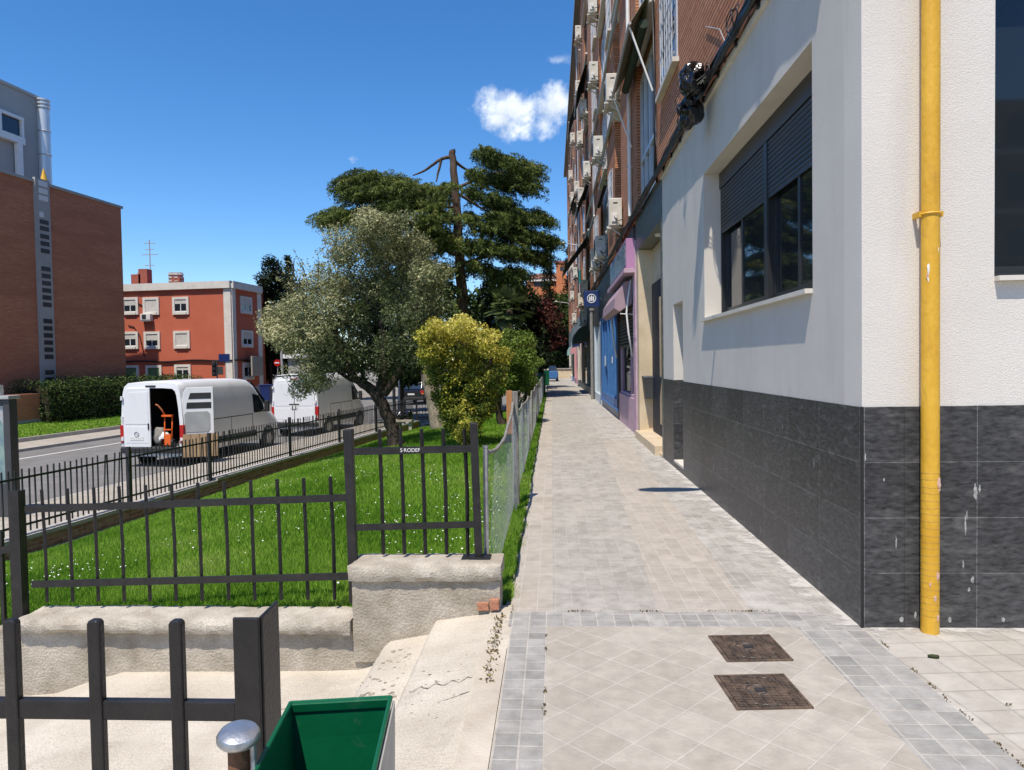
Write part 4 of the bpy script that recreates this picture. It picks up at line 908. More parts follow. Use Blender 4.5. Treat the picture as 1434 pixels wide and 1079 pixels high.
mb.tube([(BX-.03, 12.5, BZ+.1), (BX-.05, 12.55, 5.6), (BX-.03, 12.6, 6.6), (BX-.05, 12.58, 8.0)], .02, 6); mb.tube([(BX-.06, 12.52, BZ+.1), (BX-.04, 12.5, 6.0), (BX-.07, 12.53, 8.2)], .012, 6); mb.build('cable', 'cable', cb, smooth=True)
for nm_, px, py, Y, lab, sd in (('cable_box', 968, 112, 8.25, 'upper black plastic wrapped cable box hanging under the barred window', 3), ('cable_box', 967, 158, 8.45, 'lower black plastic wrapped cable box resting on the cable bundle', 9)):
    p = at(px, py, Y=Y); t = thing(nm_, lab, 'cable box', (p.x, p.y, p.z))
    MB().blob(p, .17, 4, .42, 1.7, (.8, 1, 1.05), sd).build('plastic_wrap', 'blackbag', t)
    mb = MB(); 
    for q in range(3):
        s0 = Vector((p.x-.1, p.y+rnd.uniform(-.15, .1), p.z+rnd.uniform(-.12, .12))); mb.tube([s0, s0+Vector((-.06, rnd.uniform(-.1, .1), -.08)), s0+Vector((-.02, rnd.uniform(-.15, .15), -.2)), Vector((BX-.05, p.y-.25, BZ+.12))], .006, 5)
    mb.build('cable', 'cable', t, smooth=True)
K['plasticgloss'] = K['blackbag']
# conduits on the facade
for z, y0, y1 in ((10.72, 14, 32), (8.55, 15.5, 36)):
    t = thing('conduit', 'upper pale conduit running level along the brick facade' if z > 10 else 'lower pale conduit running level along the brick facade', 'pipe', (BX-.08, y0, z))
    MB().tube([(BX-.07, y0, z), (BX-.07, y1, z)], .055, 8).build('pipe', 'duct', t, smooth='auto')
    mb = MB()
    for q in range(8): mb.box(BX-.03, BX-.001, y0+1+q*2.2, y0+1.08+q*2.2, z-.09, z+.09)
    mb.build('bracket', 'duct', t)

# ---------------- air conditioners: first unit is the pattern, the others are copies of it
ac_specs = [ # left px, centre py, half-size hint, label
 (849, 122, 'large white air conditioner just below the near green awning'),
 (853, 297, 'white air conditioner low on the facade above the lilac shop end'),
 (825, 100, 'white air conditioner level with the near awning, one bay further along'),
 (831, 205, 'white air conditioner with dangling cables on a bracket mid facade'),
 (834, 345, 'white air conditioner above the mauve awning box, front one of two'),
 (828, 362, 'white air conditioner above the mauve awning box, rear one of two'),
 (824, 4, 'white air conditioner cut by the top edge of the view'),
 (805.5, 45, 'small white air conditioner highest on the far facade below the eave'),
 (806, 122, 'white air conditioner on the far facade level with the top of the cloud'),
 (812, 149, 'white air conditioner on the far facade level with the middle of the cloud'),
 (808, 193, 'white air conditioner beside the eave end, nearer one of the pair there'),
 (798.5, 193, 'white air conditioner beside the eave end, farther one of the pair there'),
 (817, 237, 'white air conditioner just above the far window bay, below the eave end'),
 (796, 245, 'white air conditioner standing out alone against the sky'),
 (809, 272, 'white air conditioner in the middle cluster, nearer one'),
 (804, 262, 'white air conditioner in the middle cluster, topmost one'),
 (799, 276, 'white air conditioner in the middle cluster, outermost one'),
 (801, 291, 'white air conditioner in the middle cluster, lowest one'),
 (802.5, 382, 'white air conditioner behind the turquoise cloth'),
 (814, 402, 'white air conditioner directly above the round emblem sign'),
 (809.5, 420, 'white air conditioner half hidden by the round emblem sign'),
 (813, 444, 'white air conditioner directly below the round emblem sign'),
 (801, 446, 'white air conditioner below the emblem sign, standing farther left'),
 (797.5, 372, 'white air conditioner at the far building end above the trees'),
 (798.5, 414, 'tiny white air conditioner at the far building end beside the second lamp')]
def ac_unit(loc, label):
    t = thing('air_conditioner', label, 'air conditioner', loc, group='air conditioners on the brick facade')
    D, Wd, H = .33, .84, .70                       # local: -x outward face, y along the wall
    MB().box(-D/2, D/2, -Wd/2, Wd/2, 0, H).build('casing', 'acwhite', t, world=False, bevel=.018)
    mb = MB().ring((-D/2-.004, .08, H*.5), (1, 0, 0), .25, .008, 24, 5)
    for q in range(5): mb.ring((-D/2-.004, .08, H*.5), (1, 0, 0), .05+.045*q, .004, 20, 4)
    mb.build('fan_grille', 'slotdark', t, world=False)
    MB().box(-.06, .05, -Wd/2-.006, -Wd/2+.002, H-.14, H-.11).build('handle_recess', 'slotdark', t, world=False); MB().box(-.10, .03, -Wd/2-.03, -Wd/2+.002, .10, .30).build('valve_cover', 'acwhite2', t, world=False, bevel=.004)
    mb = MB(); mb.tube([(.0, -Wd/2-.03, .18), (.06, -Wd/2-.09, .10), (.2, -Wd/2-.06, .16), (D/2+.12, -Wd/2+.05, .4)], .014, 6).tube([(-.04, -Wd/2-.03, .22), (.05, -Wd/2-.07, .05), (.22, -Wd/2-.04, -.1)], .010, 6); mb.build('pipe', 'cable', t, world=False, smooth=True)
    mb = MB(); L = D/2+.20
    for s in (-.3, .3): mb.box(-D/2-.05, L, s-.02, s+.02, -.045, -.002).bar((L-.02, s, -.36), (-D/2+.05, s, -.05), .03)
    mb.box(-D/2-.03, -D/2+.05, -.42, .42, -.075, -.044); mb.build('bracket', 'acwhite', t, world=False)
    return t
first = None
for i, (px, py, lab) in enumerate(ac_specs):
    p = at(px, py, X=BX-.36); D = .33
    loc = (BX-.36+D/2, p.y+.42, p.z-.35)
    if first is None: first = ac_unit(loc, lab)
    else: copy_thing(first, loc, rnd.uniform(-.03, .03), lab)

# ---------------- awnings
def awning(Y0, Y1, zin, xo, zo, m, label, val=.22, arms=True, valm='awngreen', stripes=False):
    t = thing('awning', label, 'awning', (BX, Y0, zin), group='awnings on the brick facade')
    MB().cyl((BX-.07, Y0, zin), (BX-.07, Y1, zin), .06, n=10).build('roller', m, t, smooth='auto')
    mb = MB(); n = 18
    for i in range(n+1):
        y = Y0+.04+(Y1-Y0-.08)*i/n; s = -.03*math.sin(math.pi*i/n)
        for k in range(5):
            f = k/4; mb.v.append((BX-.10+(xo-BX+.10)*f, y, zin+.04+(zo-zin-.04)*f+s*math.sin(math.pi*f)+.006*math.sin(y*9)))
    mb.f = [(i*5+k, i*5+k+1, (i+1)*5+k+1, (i+1)*5+k) for i in range(n) for k in range(4)]
    o = mb.build('canvas', m, t); sd = o.modifiers.new('cloth', 'SOLIDIFY'); sd.thickness = .006
    MB().cyl((xo, Y0, zo), (xo, Y1, zo), .03, n=8).build('front_bar', 'whitepaint' if not stripes else 'duct', t, smooth='auto')
    if val:
        mb = MB(); n = 30
        for i in range(n+1):
            y = Y0+.05+(Y1-Y0-.1)*i/n; mb.v += [(xo-.012, y, zo-.02), (xo-.015+.01*math.sin(i), y, zo-val-.03*abs(math.sin(i*1.05)))]
        mb.f = [(2*i, 2*i+1, 2*i+3, 2*i+2) for i in range(n)]; v = mb.build('valance', valm, t); sd = v.modifiers.new('cloth', 'SOLIDIFY'); sd.thickness = .004
    if arms:
        for y in (Y0+.12, Y1-.12): MB().tube([(xo+.01, y, zo-.01), (BX-.03, y-.02, zo-1.15)], .018, 8).build('arm', 'whitepaint', t, smooth='auto')
    return t
awning(12.75, 16.3, 8.02, 1.44, 7.55, 'awnolive', 'olive canvas awning over the nearest glazed bay, seen from below', 0, True, stripes=True)
MB().cyl((1.70, 12.9, 7.60), (1.70, 16.0, 7.60), .085, n=10).build('rolled_canvas', 'awngreen', bpy.data.objects['awning'], smooth='auto')
awning(23.2, 26.6, 7.35, 1.42, 6.35, 'awngreen', 'dark green awning above the mauve awning box', .2, False)
awning(34, 37.6, 10.1, 1.3, 9.0, 'awngreen', 'dark green awning behind the bay with the dangling cables', .2, False)
awning(34, 37.6, 15.6, 1.35, 14.4, 'awngreen', 'dark green awning high on the second glazed bay', .2, False)
awning(34, 37.6, 7.6, .62, 6.1, 'awngreen', 'long dark awning dropping behind the first street lamp', .15, False)
awning(46, 49.4, 12.9, 1.3, 11.5, 'awngreen', 'dark awning in the far part of the facade below the eave', .2, False)
awning(46, 49.4, 18.2, 1.3, 16.9, 'awngreen', 'dark awning highest on the far facade', .2, False)
# turquoise cloth
pt = at(812, 388, X=1.62); cl_ = MB()
for i in range(9):
    for k in range(5): cl_.v.append((pt.x+.1*math.sin(i*1.3)*.5, pt.y+i*.09-.4, pt.z+.35-k*.17-.03*math.sin(i*.9)))
cl_.f = [(i*5+k, i*5+k+1, (i+1)*5+k+1, (i+1)*5+k) for i in range(8) for k in range(4)]
K['teal'] = mat('turquoise cloth', (.02, .25, .25), None, rough=.8)
o = tag(cl_.build('hanging_cloth', 'teal'), 'turquoise cloth hung out on the far brick facade', 'cloth'); o.modifiers.new('cloth', 'SOLIDIFY').thickness = .01

# ---------------- wall lamps
def wall_lamp(Y, z, xh, label):
    t = thing('wall_lamp', label, 'street lamp', (BX, Y, z))
    MB().tube([(BX, Y, z-.25), (BX-.3, Y, z-.12), (xh+.35, Y, z+.0)], .03, 8).build('arm', 'duct', t, smooth=True)
    MB().box(BX-.04, BX, Y-.08, Y+.08, z-.45, z-.1).build('bracket', 'duct', t)
    mb = MB(); rings = []
    for x, w, h in ((xh+.42, .05, .04), (xh+.3, .10, .06), (xh+.1, .15, .07), (xh-.2, .16, .06), (xh-.38, .08, .03)):
        rings.append([(x, Y+w*math.cos(a*math.pi/6), z+.03+h*math.sin(a*math.pi/6)) for a in range(12)])
    mb.loft(rings); mb.build('lamp_head', 'acwhite2', t, smooth='auto')
wall_lamp(43, 8.75, .45, 'pale street lamp on a long wall arm, upper one beside the conifer')
wall_lamp(74, 7.9, .25, 'pale street lamp on a wall arm, lower one over the far trees')
wall_lamp(6.62, 5.55, .60, 'wall lamp above the rendered wall whose shadow lies on the pavement')

# ================================================================== SHOP FRONTS
# stone portal
K['navydoor'] = mat('dark navy door', (.018, .022, .035), (.024, .028, .042), 3, .6, spec=.2)
po = thing('portal', 'cream limestone doorway with a granite lintel between render and lilac shop', 'doorway', (BX, 13.8, 0))
PA, PB = 12.24, 15.5; D = .30
MB().box(BX-.015, XI+.2, SE+.002, PA, -.02, BZ-.003).build('granite_jamb', 'granite', po)
MB().box(BX, BX+.49, PA+.003, PB+.35, 4.03, BZ-.003).build('lintel', 'granite', po)
MB().box(BX+.002, BX+D, PB, PB+.34, -.02, 4.027).build('stone_jamb', 'cream', po)
MB().box(BX+D, BX+D+.1, PA, PB+.3, -.02, 4.02).build('back_wall', 'cream', po)
MB().box(BX+D-.05, BX+D-.003, 12.6, 15.25, .17, 3.25).build('door', 'navydoor', po)
MB().box(BX+D-.055, BX+D-.051, 13.0, 14.2, .4, 2.9).build('door_pane', 'glass', po)
MB().box(BX-.10, BX+D, PA+.3, PB, -.02, .16).build('step', 'cream', po)
MB().box(BX-.02, BX+D, PA+.004, PA+.298, -.02, .05).build('step', 'cream', po)
MB().cyl((BX+D-.1, 13.6, 4.027), (BX+D-.1, 13.6, 3.99), .11, n=16).build('ceiling_lamp', 'whitepaint', po)
t = thing('wall_bin', 'dark metal letter bin fixed to the cream stone jamb', 'bin', (BX+.15, 15.4, .9))
mb = MB(); mb.hexa([(BX+.10, 15.2, .85), (BX+.30, 15.2, .85), (BX+.30, 15.497, .85), (BX+.10, 15.497, .85), (BX+.05, 15.17, 1.33), (BX+.30, 15.17, 1.33), (BX+.30, 15.497, 1.33), (BX+.05, 15.497, 1.33)]); mb.build('box', 'dkgrey', t, bevel=.004)
MB().box(BX+.045, BX+.31, 15.165, 15.18, 1.30, 1.335).build('rim', 'steel', t)

# lilac shop
ls = thing('shopfront', 'lilac shopfront with a half lowered black roller shutter', 'shopfront', (BX, 18, 0))
A, B_ = 15.86, 20.3
rough_box(BX-.03, BX+.4, A, A+.42, -.02, 4.3, .012, .12, 12, .01).build('pillar', 'purple', ls)
MB().box(BX+.02, BX+.4, A+.421, A+.60, -.02, 3.0).build('post', 'black', ls)
rough_box(BX-.0, BX+.4, A+.6, B_-.15, -.02, .78, .010, .15, 13, .01).build('stall_riser', 'purple', ls)
MB().box(BX-.02, BX+.4, B_-.15, B_, -.02, 3.0).build('post', 'black', ls)
MB().box(BX+.10, BX+.13, A+.6, B_-.15, .78, 2.4).build('pane', 'glass', ls)
mb = MB(); 
for y in (A+.62, A+1.7, B_-.2): mb.box(BX+.05, BX+.10, y, y+.06, .78, 2.05)
mb.box(BX+.04, BX+.10, A+.6, B_-.15, .781, .85); mb.build('frame', 'purple', ls)
mb = MB(); z = 2.02
while z < 3.02: mb.prism([(BX+.10, z), (BX+.03, z+.012), (BX+.018, z+.042), (BX+.03, z+.072), (BX+.10, z+.084)], 'y', A+.60, B_-.152); z += .085
mb.build('roller_shutter', 'shutter', ls)
MB().box(BX-.01, BX+.4, A+.43, B_, 3.1, BZ-.05).build('fascia', 'dkgrey', ls)
sg = thing('shop_sign', 'glossy poster sign box with lilac ends above the mauve awning box', 'sign', (BX-.1, 18, 4))
MB().box(BX-.20, BX-.012, A+.1, B_-.1, 3.70, 4.36).build('box', 'pinkpurple', sg, bevel=.008)
K['posters'] = mat('photo collage under glass', (.04, .07, .11), (.28, .33, .36), 6, .3, 0, 0, spec=.3, c3=(.50, .36, .20), stretch=(1, 1.6, 2.4), lo=.42, hi=.56)
MB().box(BX-.215, BX-.201, A+.25, B_-.2, 3.78, 4.30).build('poster_face', 'posters', sg)
MB().box(BX-.26, BX-.013, A+.02, B_+.3, 3.60, 3.697).build('ledge', 'purple', sg)
aw = thing('awning', 'closed mauve awning box over the black roller shutter', 'awning', (BX, A+.5, 3.2))
mb = MB(); mb.prism([(BX-.011, 3.52), (BX-.18, 3.47), (BX-.40, 3.12), (BX-.42, 2.88), (BX-.30, 2.80), (BX-.011, 2.98)], 'y', A+.75, B_+.1); mb.build('canvas_box', 'mauve', aw)
for y in (A+.55, B_+.15):
    MB().tube([(BX-.05, y, 3.5), (BX-.12, y, 3.1), (BX-.16, y, 2.75), (BX-.12, y, 2.3), (BX-.035, y, 1.75)], .022, 8).build('arm', 'whitepaint', aw, smooth=True)
MB().bar((BX-.011, A+.6, 2.72), (BX-.3, A+.6, 2.74), .02).build('bracket', 'whitepaint', aw)

# blue shop
bs = thing('shopfront', 'bright blue framed glazed shopfront beyond the lilac shop', 'shopfront', (BX, 24, 0))
A, B_ = 20.32, 27.4
MB().box(BX+.02, BX+.4, A, B_, -.02, .22).build('base', 'kerb', bs)
MB().box(BX-.05, BX+.35, A+.1, B_-.2, .22, .30).build('sill', 'blue', bs)
mb = MB()
for y in (A+.3, A+1.25, A+2.5, A+3.6, B_-2.2, B_-.9): mb.box(BX-.02, BX+.08, y, y+.14, .30, 3.05)
mb.box(BX-.02, BX+.08, B_-.75, B_-.1, .30, 3.05).box(BX-.015, BX+.07, A+.3, B_-.2, 3.051, 3.25).box(BX-.01, BX+.07, A+.3, B_-.2, .31, .55); mb.build('frame', 'blue', bs)
MB().box(BX+.09, BX+.11, A+.2, B_-.1, .30, 3.05).build('pane', 'glassblue', bs)
MB().box(BX-.008, BX+.4, A+.01, B_, 3.26, BZ-.02).build('fascia', 'dkgrey', bs)
mb = MB().box(BX-.035, BX-.021, B_-2.6, B_-2.3, 1.5, 1.85).box(BX-.035, BX-.021, A+1.6, A+1.85, 1.6, 1.8); mb.build('sticker', 'whitepaint', bs)

# emblem sign
p = at(828.5, 418.5, Y=26.2)
es = thing('shop_sign', 'square navy projecting sign with a white ring and three bars', 'sign', (p.x, p.y, p.z))
q = .265
MB().box(p.x-q-.01, p.x+q+.02, p.y, p.y+.14, p.z-q-.02, p.z+q+.02).build('panel', 'navy', es, bevel=.01)
mb = MB(); mb.ring((p.x, p.y-.004, p.z), (0, 1, 0), .152, .0155, 32, 6); mb.build('emblem_ring', 'whitepaint', es, smooth=True)
mb = MB()
for dx, z0, z1 in ((-.066, -.085, .06), (0, -.085, .095), (.066, -.085, .06)): mb.prism([(p.x+dx-.026, p.z+z0), (p.x+dx+.026, p.z+z0), (p.x+dx+.026, p.z+z1), (p.x+dx+.012, p.z+z1+.02), (p.x+dx-.026, p.z+z1+.012)], 'y', p.y-.008, p.y-.001)
mb.build('emblem_bars', 'whitepaint', es)
MB().tube([(p.x+q, p.y+.07, p.z), (BX, p.y+.07, p.z)], .03, 8).build('bracket', 'duct', es)

# further shops down to the corner
def shop(name, label, y0, y1, base, wall, glass=True, top=3.2, post=None):
    t = thing(name, label, 'shopfront', (BX, (y0+y1)/2, 0))
    MB().box(BX+.0, BX+.4, y0, y1, -.02, .35).build('base', base, t)
    MB().box(BX-.01, BX+.4, y0, y0+.5, .351, top).build('pilaster', wall, t); MB().box(BX-.01, BX+.4, y1-.3, y1, .351, top).build('pilaster', wall, t)
    MB().box(BX-.015, BX+.4, y0, y1, top+.001, BZ-.02).build('fascia', 'dkgrey' if post is None else post, t)
    if glass: MB().box(BX+.10, BX+.12, y0+.5, y1-.3, .351, top).build('pane', 'glass', t)
    mb = MB()
    for k in range(4): yy = y0+.5+(y1-y0-.85)*k/3; MB().box(BX+.02, BX+.10, yy, yy+.08, .352, top-.001).build('mullion', wall, t); return t
shop('shopfront', 'pale blue shopfront between the blue shop and the grey post', 27.42, 31.6, 'paleblue', 'paleblue')
shop('shopfront', 'dark shuttered shopfront behind the emblem sign', 31.62, 38, 'dkgrey', 'greywood')
shop('shopfront', 'black framed shopfront under the black canopy', 38.02, 45, 'black', 'black')
shop('shopfront', 'cream shopfront with a black kick plate beyond the black canopy', 45.02, 52, 'black', 'trim')
shop('shopfront', 'pink shopfront with a dark green door', 52.02, 60, 'pink', 'pink')
shop('shopfront', 'dark green shopfront near the far corner', 60.02, 66, 'blue', 'awngreen')
shop('shopfront', 'white shopfront at the far corner of the block', 66.02, ENDY-.1, 'trim', 'trim')
t = thing('post', 'grey metal post standing by the pale shop below the emblem sign', 'post', (1.72, 31.5, 0))
MB().cyl((1.76, 31.6, -.01), (1.76, 31.6, 3.9), .07, n=12).build('pole', 'greywood', t, smooth='auto'); MB().box(1.67, 1.86, 31.5, 31.7, 3.9, 4.0).build('cap', 'greywood', t)
def canopy(y0, y1, z, xo, m, label):
    t = thing('canopy', label, 'canopy', (BX, y0, z)); mb = MB()
    prof_ = [(BX-.016, z+.75)]+[(BX-(BX-xo)*math.sin(a*math.pi/12), z+.1+.65*math.cos(a*math.pi/12)) for a in range(1, 7)]+[(xo, z-.12), (xo+.03, z-.12), (BX-.016, z+.0)]
    mb.prism(prof_, 'y', y0, y1); mb.build('canvas', m, t); return t
K['awnpale'] = mat('pale turquoise canvas', (.28, .42, .40), None, rough=.8)
canopy(36, 41, 2.75, 1.15, 'awngreen', 'rounded black canopy over the dark shops')
canopy(55, 57, 2.4, 1.45, 'pink', 'pink canopy far along the pavement')
canopy(47, 50, 2.75, 1.35, 'navy', 'violet blue canopy before the pink one')
canopy(62, 64, 2.35, 1.35, 'awnpale', 'pale green canopy near the far corner')
# far low wall closing the pavement
fw = thing('end_wall', 'low stone wall closing the far end of the pavement', 'wall', (.6, 76, 0))
rough_box(-.9, 2.6, 75.2, 75.6, -.1, .95, .02, .3, 21, .02).build('wall_face', 'cream', fw); MB().box(-.95, 2.65, 75.1, 75.7, .95, 1.03).build('coping', 'kerb', fw)

# ---------------- inspection covers
def cover(pts, label):
    c = [at(x, y, Z=0) for x, y in pts]; m = sum(c, Vector())/4; ex = ((c[1]-c[0])+(c[2]-c[3]))/2; ang = math.atan2(ex.y, ex.x); s = .365
    t = thing('manhole_cover', label, 'manhole cover', (m.x, m.y, .003), ang)
    mb = MB(); h = s/2
    for a, b, cc_, d in ((-h, h, -h, -h+.014), (-h, h, h-.014, h), (-h, -h+.014, -h+.014, h-.014), (h-.014, h, -h+.014, h-.014)): mb.box(a, b, cc_, d, -.02, .006)
    mb.build('frame', 'coverm', t, world=False)
    MB().cyl((0, 0, -.02), (0, 0, .0045), h-.03, n=48).build('disc', 'coverm', t, world=False)
    MB().box(-h+.014, h-.014, -h+.014, h-.014, -.02, .001).build('bed', 'coverm', t, world=False)
    mb = MB(); n = 20
    for i in range(n):
        y = -h+.022+(s-.044)*i/(n-1)
        if i % 2 == 0 or True:
            for k in range(7):
                x = -h+.02+(s-.04)*k/7; x1 = x+(s-.04)/7*.8
                if math.hypot((x+x1)/2+.02, y-.01) < .055: continue
                mb.box(x, x1, y-.0045, y+.0045, .0046, .0095)
    mb.build('tread', 'coverm', t, world=False)
    mb = MB(); mb.ring((0, 0, .0055), (0, 0, 1), h-.03, .004, 48, 4); mb.ring((-.02, .01, .005), (0, 0, 1), .05, .003, 24, 4); mb.build('groove', 'slotdark', t, world=False)
    MB().box(-.055, -.035, .07, .085, .0046, .0105).box(-.03, .02, -.015, .02, .0047, .009).build('lifting_hole', 'slotdark', t, world=False)
K['coverm'] = mat('rusty cast iron', (.075, .055, .042), (.20, .14, .10), 14, .6, .35, .4, 50, c3=(.28, .20, .15))
cover(((1000, 891), (1080, 890), (1100, 927), (1017, 929)), 'square rusty iron inspection cover, the farther of the two')
cover(((1010, 948), (1100, 946), (1127, 993), (1030, 995)), 'square rusty iron inspection cover, the nearer of the two')
# small litter on the pavement
p = at(1305, 919, Z=.012); tag(MB().tube([p+Vector((-.02, .004, 0)), p, p+Vector((.03, -.008, 0)), p+Vector((.035, -.01, 0))], [.006, .011, .010, .004], 8).build('fallen_catkin', 'moss', smooth=True), 'green brown fallen catkin on the paving near the pipe foot', 'litter')

# ================================================================== VEHICLES
RZ = math.pi/2-math.atan(.104)
VP = [(.80, .32), (.98, .36), (1.02, .62), (1.025, 1.25), (.985, 1.85), (.935, 2.25), (.885, 2.42), (.78, 2.51), (.4, 2.54)]
def vring(x, zt, ws=1., zb=.32, prof_=VP, H=2.54, Z0=.32):
    h = [(y*ws, zb+(z-Z0)*(zt-zb)/(H-Z0)) for y, z in prof_]
    return [(x, y, z) for y, z in h]+[(x, -y, z) for y, z in reversed(h)]
def wheel(t, x, y, r=.34, w=.22):
    s = 1 if y > 0 else -1
    o = MB().cyl((x, y-s*w, r), (x, y, r), r, n=28).build('wheel', 'black', t, world=False, smooth='auto', bevel=.02)
    mb = MB(); mb.cyl((x, y+.001*s, r), (x, y+.012*s, r), r*.62, r*.58, n=24)
    mb.build('rim', 'steel', o, world=False, smooth='auto')
def vanthing(label, loc, open_right, kind):
    t = thing('delivery_van', label, 'van', loc, RZ)
    st = [(0, 2.50, .985), (.05, 2.52, .995), (.4, 2.54, 1), (2.0, 2.55, 1), (3.55, 2.54, 1), (3.95, 2.49, .995), (4.25, 2.36, .985), (4.7, 1.93, .98), (5.05, 1.58, .98), (5.25, 1.40, .975), (5.6, 1.28, .955), (5.85, 1.12, .92), (5.97, .86, .86), (5.99, .55, .8)]
    if kind == 'b': st = [(x*.93, z+.06 if z > 2.3 else z, w) for x, z, w in st]
    rings = [vring(*s) for s in st]
    body = MB().loft(rings, (False, True)).build('body', 'vanwhite', t, world=False, smooth='auto')
    # rear frame with the door opening
    o = vring(0, 2.50, .985); i_ = vring(-.012, 2.34, .88, .60)
    MB().loft([o, i_, vring(.06, 2.33, .87, .61)], (False, False)).build('rear_frame', 'vanwhite', t, world=False)
    # lining
    MB().loft([vring(.061, 2.32, .865, .615), vring(3.2, 2.32, .865, .615)], (False, True)).build('cargo_lining', 'vaninside', t, world=False)
    def door_poly(s): return [(s*.012, .60), (s*.885, .60), (s*.90, 1.25), (s*.865, 1.85), (s*.82, 2.2), (s*.75, 2.34), (s*.012, 2.35)]
    sides = (1,) if open_right else (1, -1)
    for s in sides:
        d = MB().prism(door_poly(s), 'x', -.055, -.013).build('rear_door', 'vanwhite', t, world=False, bevel=.012)
        mb = MB(); ins = [(s*.07, 1.28), (s*.82, 1.28), (s*.785, 1.8), (s*.70, 2.22), (s*.07, 2.24)]; mb.prism(ins, 'x', -.063, -.054)
        mb.build('upper_panel', 'vanwhite', d, world=False, bevel=.006)
        MB().prism([(s*.08, .72), (s*.82, .72), (s*.84, 1.20), (s*.08, 1.20)], 'x', -.061, -.054).build('lower_panel', 'vanwhite', d, world=False, bevel=.006)
        MB().box(-.075, -.056, s*.05, s*.09, 1.12, 1.3).build('handle', 'vandark', d, world=False)
        for z in (.85, 1.45, 2.05): MB().cyl((-.05, s*.93, z-.06), (-.05, s*.93, z+.06), .035, n=8).build('hinge', 'vanwhite', d, world=False)
        if kind == 'a':
            mb = MB().ring((-.07, .46, .98), (1, 0, 0), .072, .008, 24, 5); mb.add([(-.072, .52, .985), (-.072, .46, .995), (-.072, .465, .975), (-.072, .40, .972), (-.072, .46, .962), (-.072, .455, .978)], [(0, 1, 2, 3, 4, 5)]); mb.build('emblem', 'steel', d, world=False)
    if kind == 'b':
        MB().box(-.071, -.064, -.17, .17, 1.16, 1.31).build('plate', 'plate', t, world=False)
        MB().box(-.07, -.062, -.22, .22, 1.32, 1.37).build('plate_lamp', 'vandark', t, world=False)
    else: MB().box(-.068, -.062, .24, .68, .80, .91).build('plate', 'plate', t, world=False)
    MB().box(-.03, .02, -.16, .16, 2.37, 2.42).build('brake_lamp', 'redlamp' if kind == 'b' else 'vandark', t, world=False)
    for s in (1, -1):
        l = MB().prism([(s*.90, .72), (s*1.02, .72), (s*1.035, 1.25), (s*.905, 1.25)], 'x', -.03, .07).build('tail_lamp', 'redlamp', t, world=False, bevel=.01)
        MB().box(-.034, .0, s*.92, s*1.0, .78, .88).build('reverse_lamp', 'plate', l, world=False)
    mb = MB().prism([(-.10, .42), (.30, .42), (.30, .60), (-.02, .62), (-.10, .58)], 'y', -.99, .99); mb.build('rear_bumper', 'vandark', t, world=False, bevel=.02)
    for s in (1, -1): MB().box(.9 if kind == 'b' else 1.25, 4.1, s*1.028, s*1.042, .52, .72).build('side_moulding', 'vandark', t, world=False)
    k = .93 if kind == 'b' else 1
    for s in (1, -1):
        g = MB(); zz = lambda x, z: s*(1.003-.05*max(0, z-1.3)+.012)
        pts = [(4.02*k, 1.33), (4.72*k, 1.33), (4.66*k, 1.62), (4.40*k, 1.92), (4.02*k, 1.98)]
        g.v = [(x, s*(1.035-.075*(z-1.25)), z) for x, z in pts]+[(x, s*(.98-.075*(z-1.25)), z) for x, z in pts]; g.f = [(0, 1, 2, 3, 4), (9, 8, 7, 6, 5)]+[(i, (i+1) % 5, 5+(i+1) % 5, 5+i) for i in range(5)]
        g.build('side_window', 'glass', t, world=False)
        mb = MB()
        for x in (1.3, 2.55, 3.9): mb.box(x*k, x*k+.016, s*1.018, s*1.029, .66, 1.28)
        mb.box(1.3*k, 3.9*k, s*1.012, s*1.03, 1.285, 1.305); mb.build('panel_seam', 'vandark', t, world=False)
        MB().tube([(4.55*k, s*1.02, 1.35), (4.6*k, s*1.18, 1.42)], .03, 6).box(4.53*k, 4.66*k, s*1.12, s*1.27, 1.33, 1.72).build('mirror', 'vandark', t, world=False, bevel=.03)
        for x in (.98*k+.1, 5.0*k):
            mb = MB(); mb.ring((x, s*.985, .36), (0, 1, 0), .40, .05, 24, 6); mb.build('wheel_arch', 'vandark', t, world=False)
            wheel(t, x, s*1.03)
    w = MB(); w.v = [(4.22*k, .80, 2.37), (4.22*k, -.80, 2.37), (5.1*k, -.90, 1.585), (5.1*k, .90, 1.585), (4.27*k, .80, 2.40), (4.27*k, -.80, 2.40), (5.15*k, -.90, 1.62), (5.15*k, .90, 1.62)]
    w.f = [(0, 1, 2, 3), (7, 6, 5, 4), (0, 4, 5, 1), (1, 5, 6, 2), (2, 6, 7, 3), (3, 7, 4, 0)]; w.build('windscreen', 'glass', t, world=False)
    return t
rr = at(258, 655, Z=ROADZ); dx = Vector((math.cos(RZ), math.sin(RZ), 0)); dy = Vector((-math.sin(RZ), math.cos(RZ), 0))
V1 = rr+dy*1.0; V1.z = ROADZ
van = vanthing('white delivery van with its right rear door open and an orange hand truck inside', tuple(V1), True, 'a')
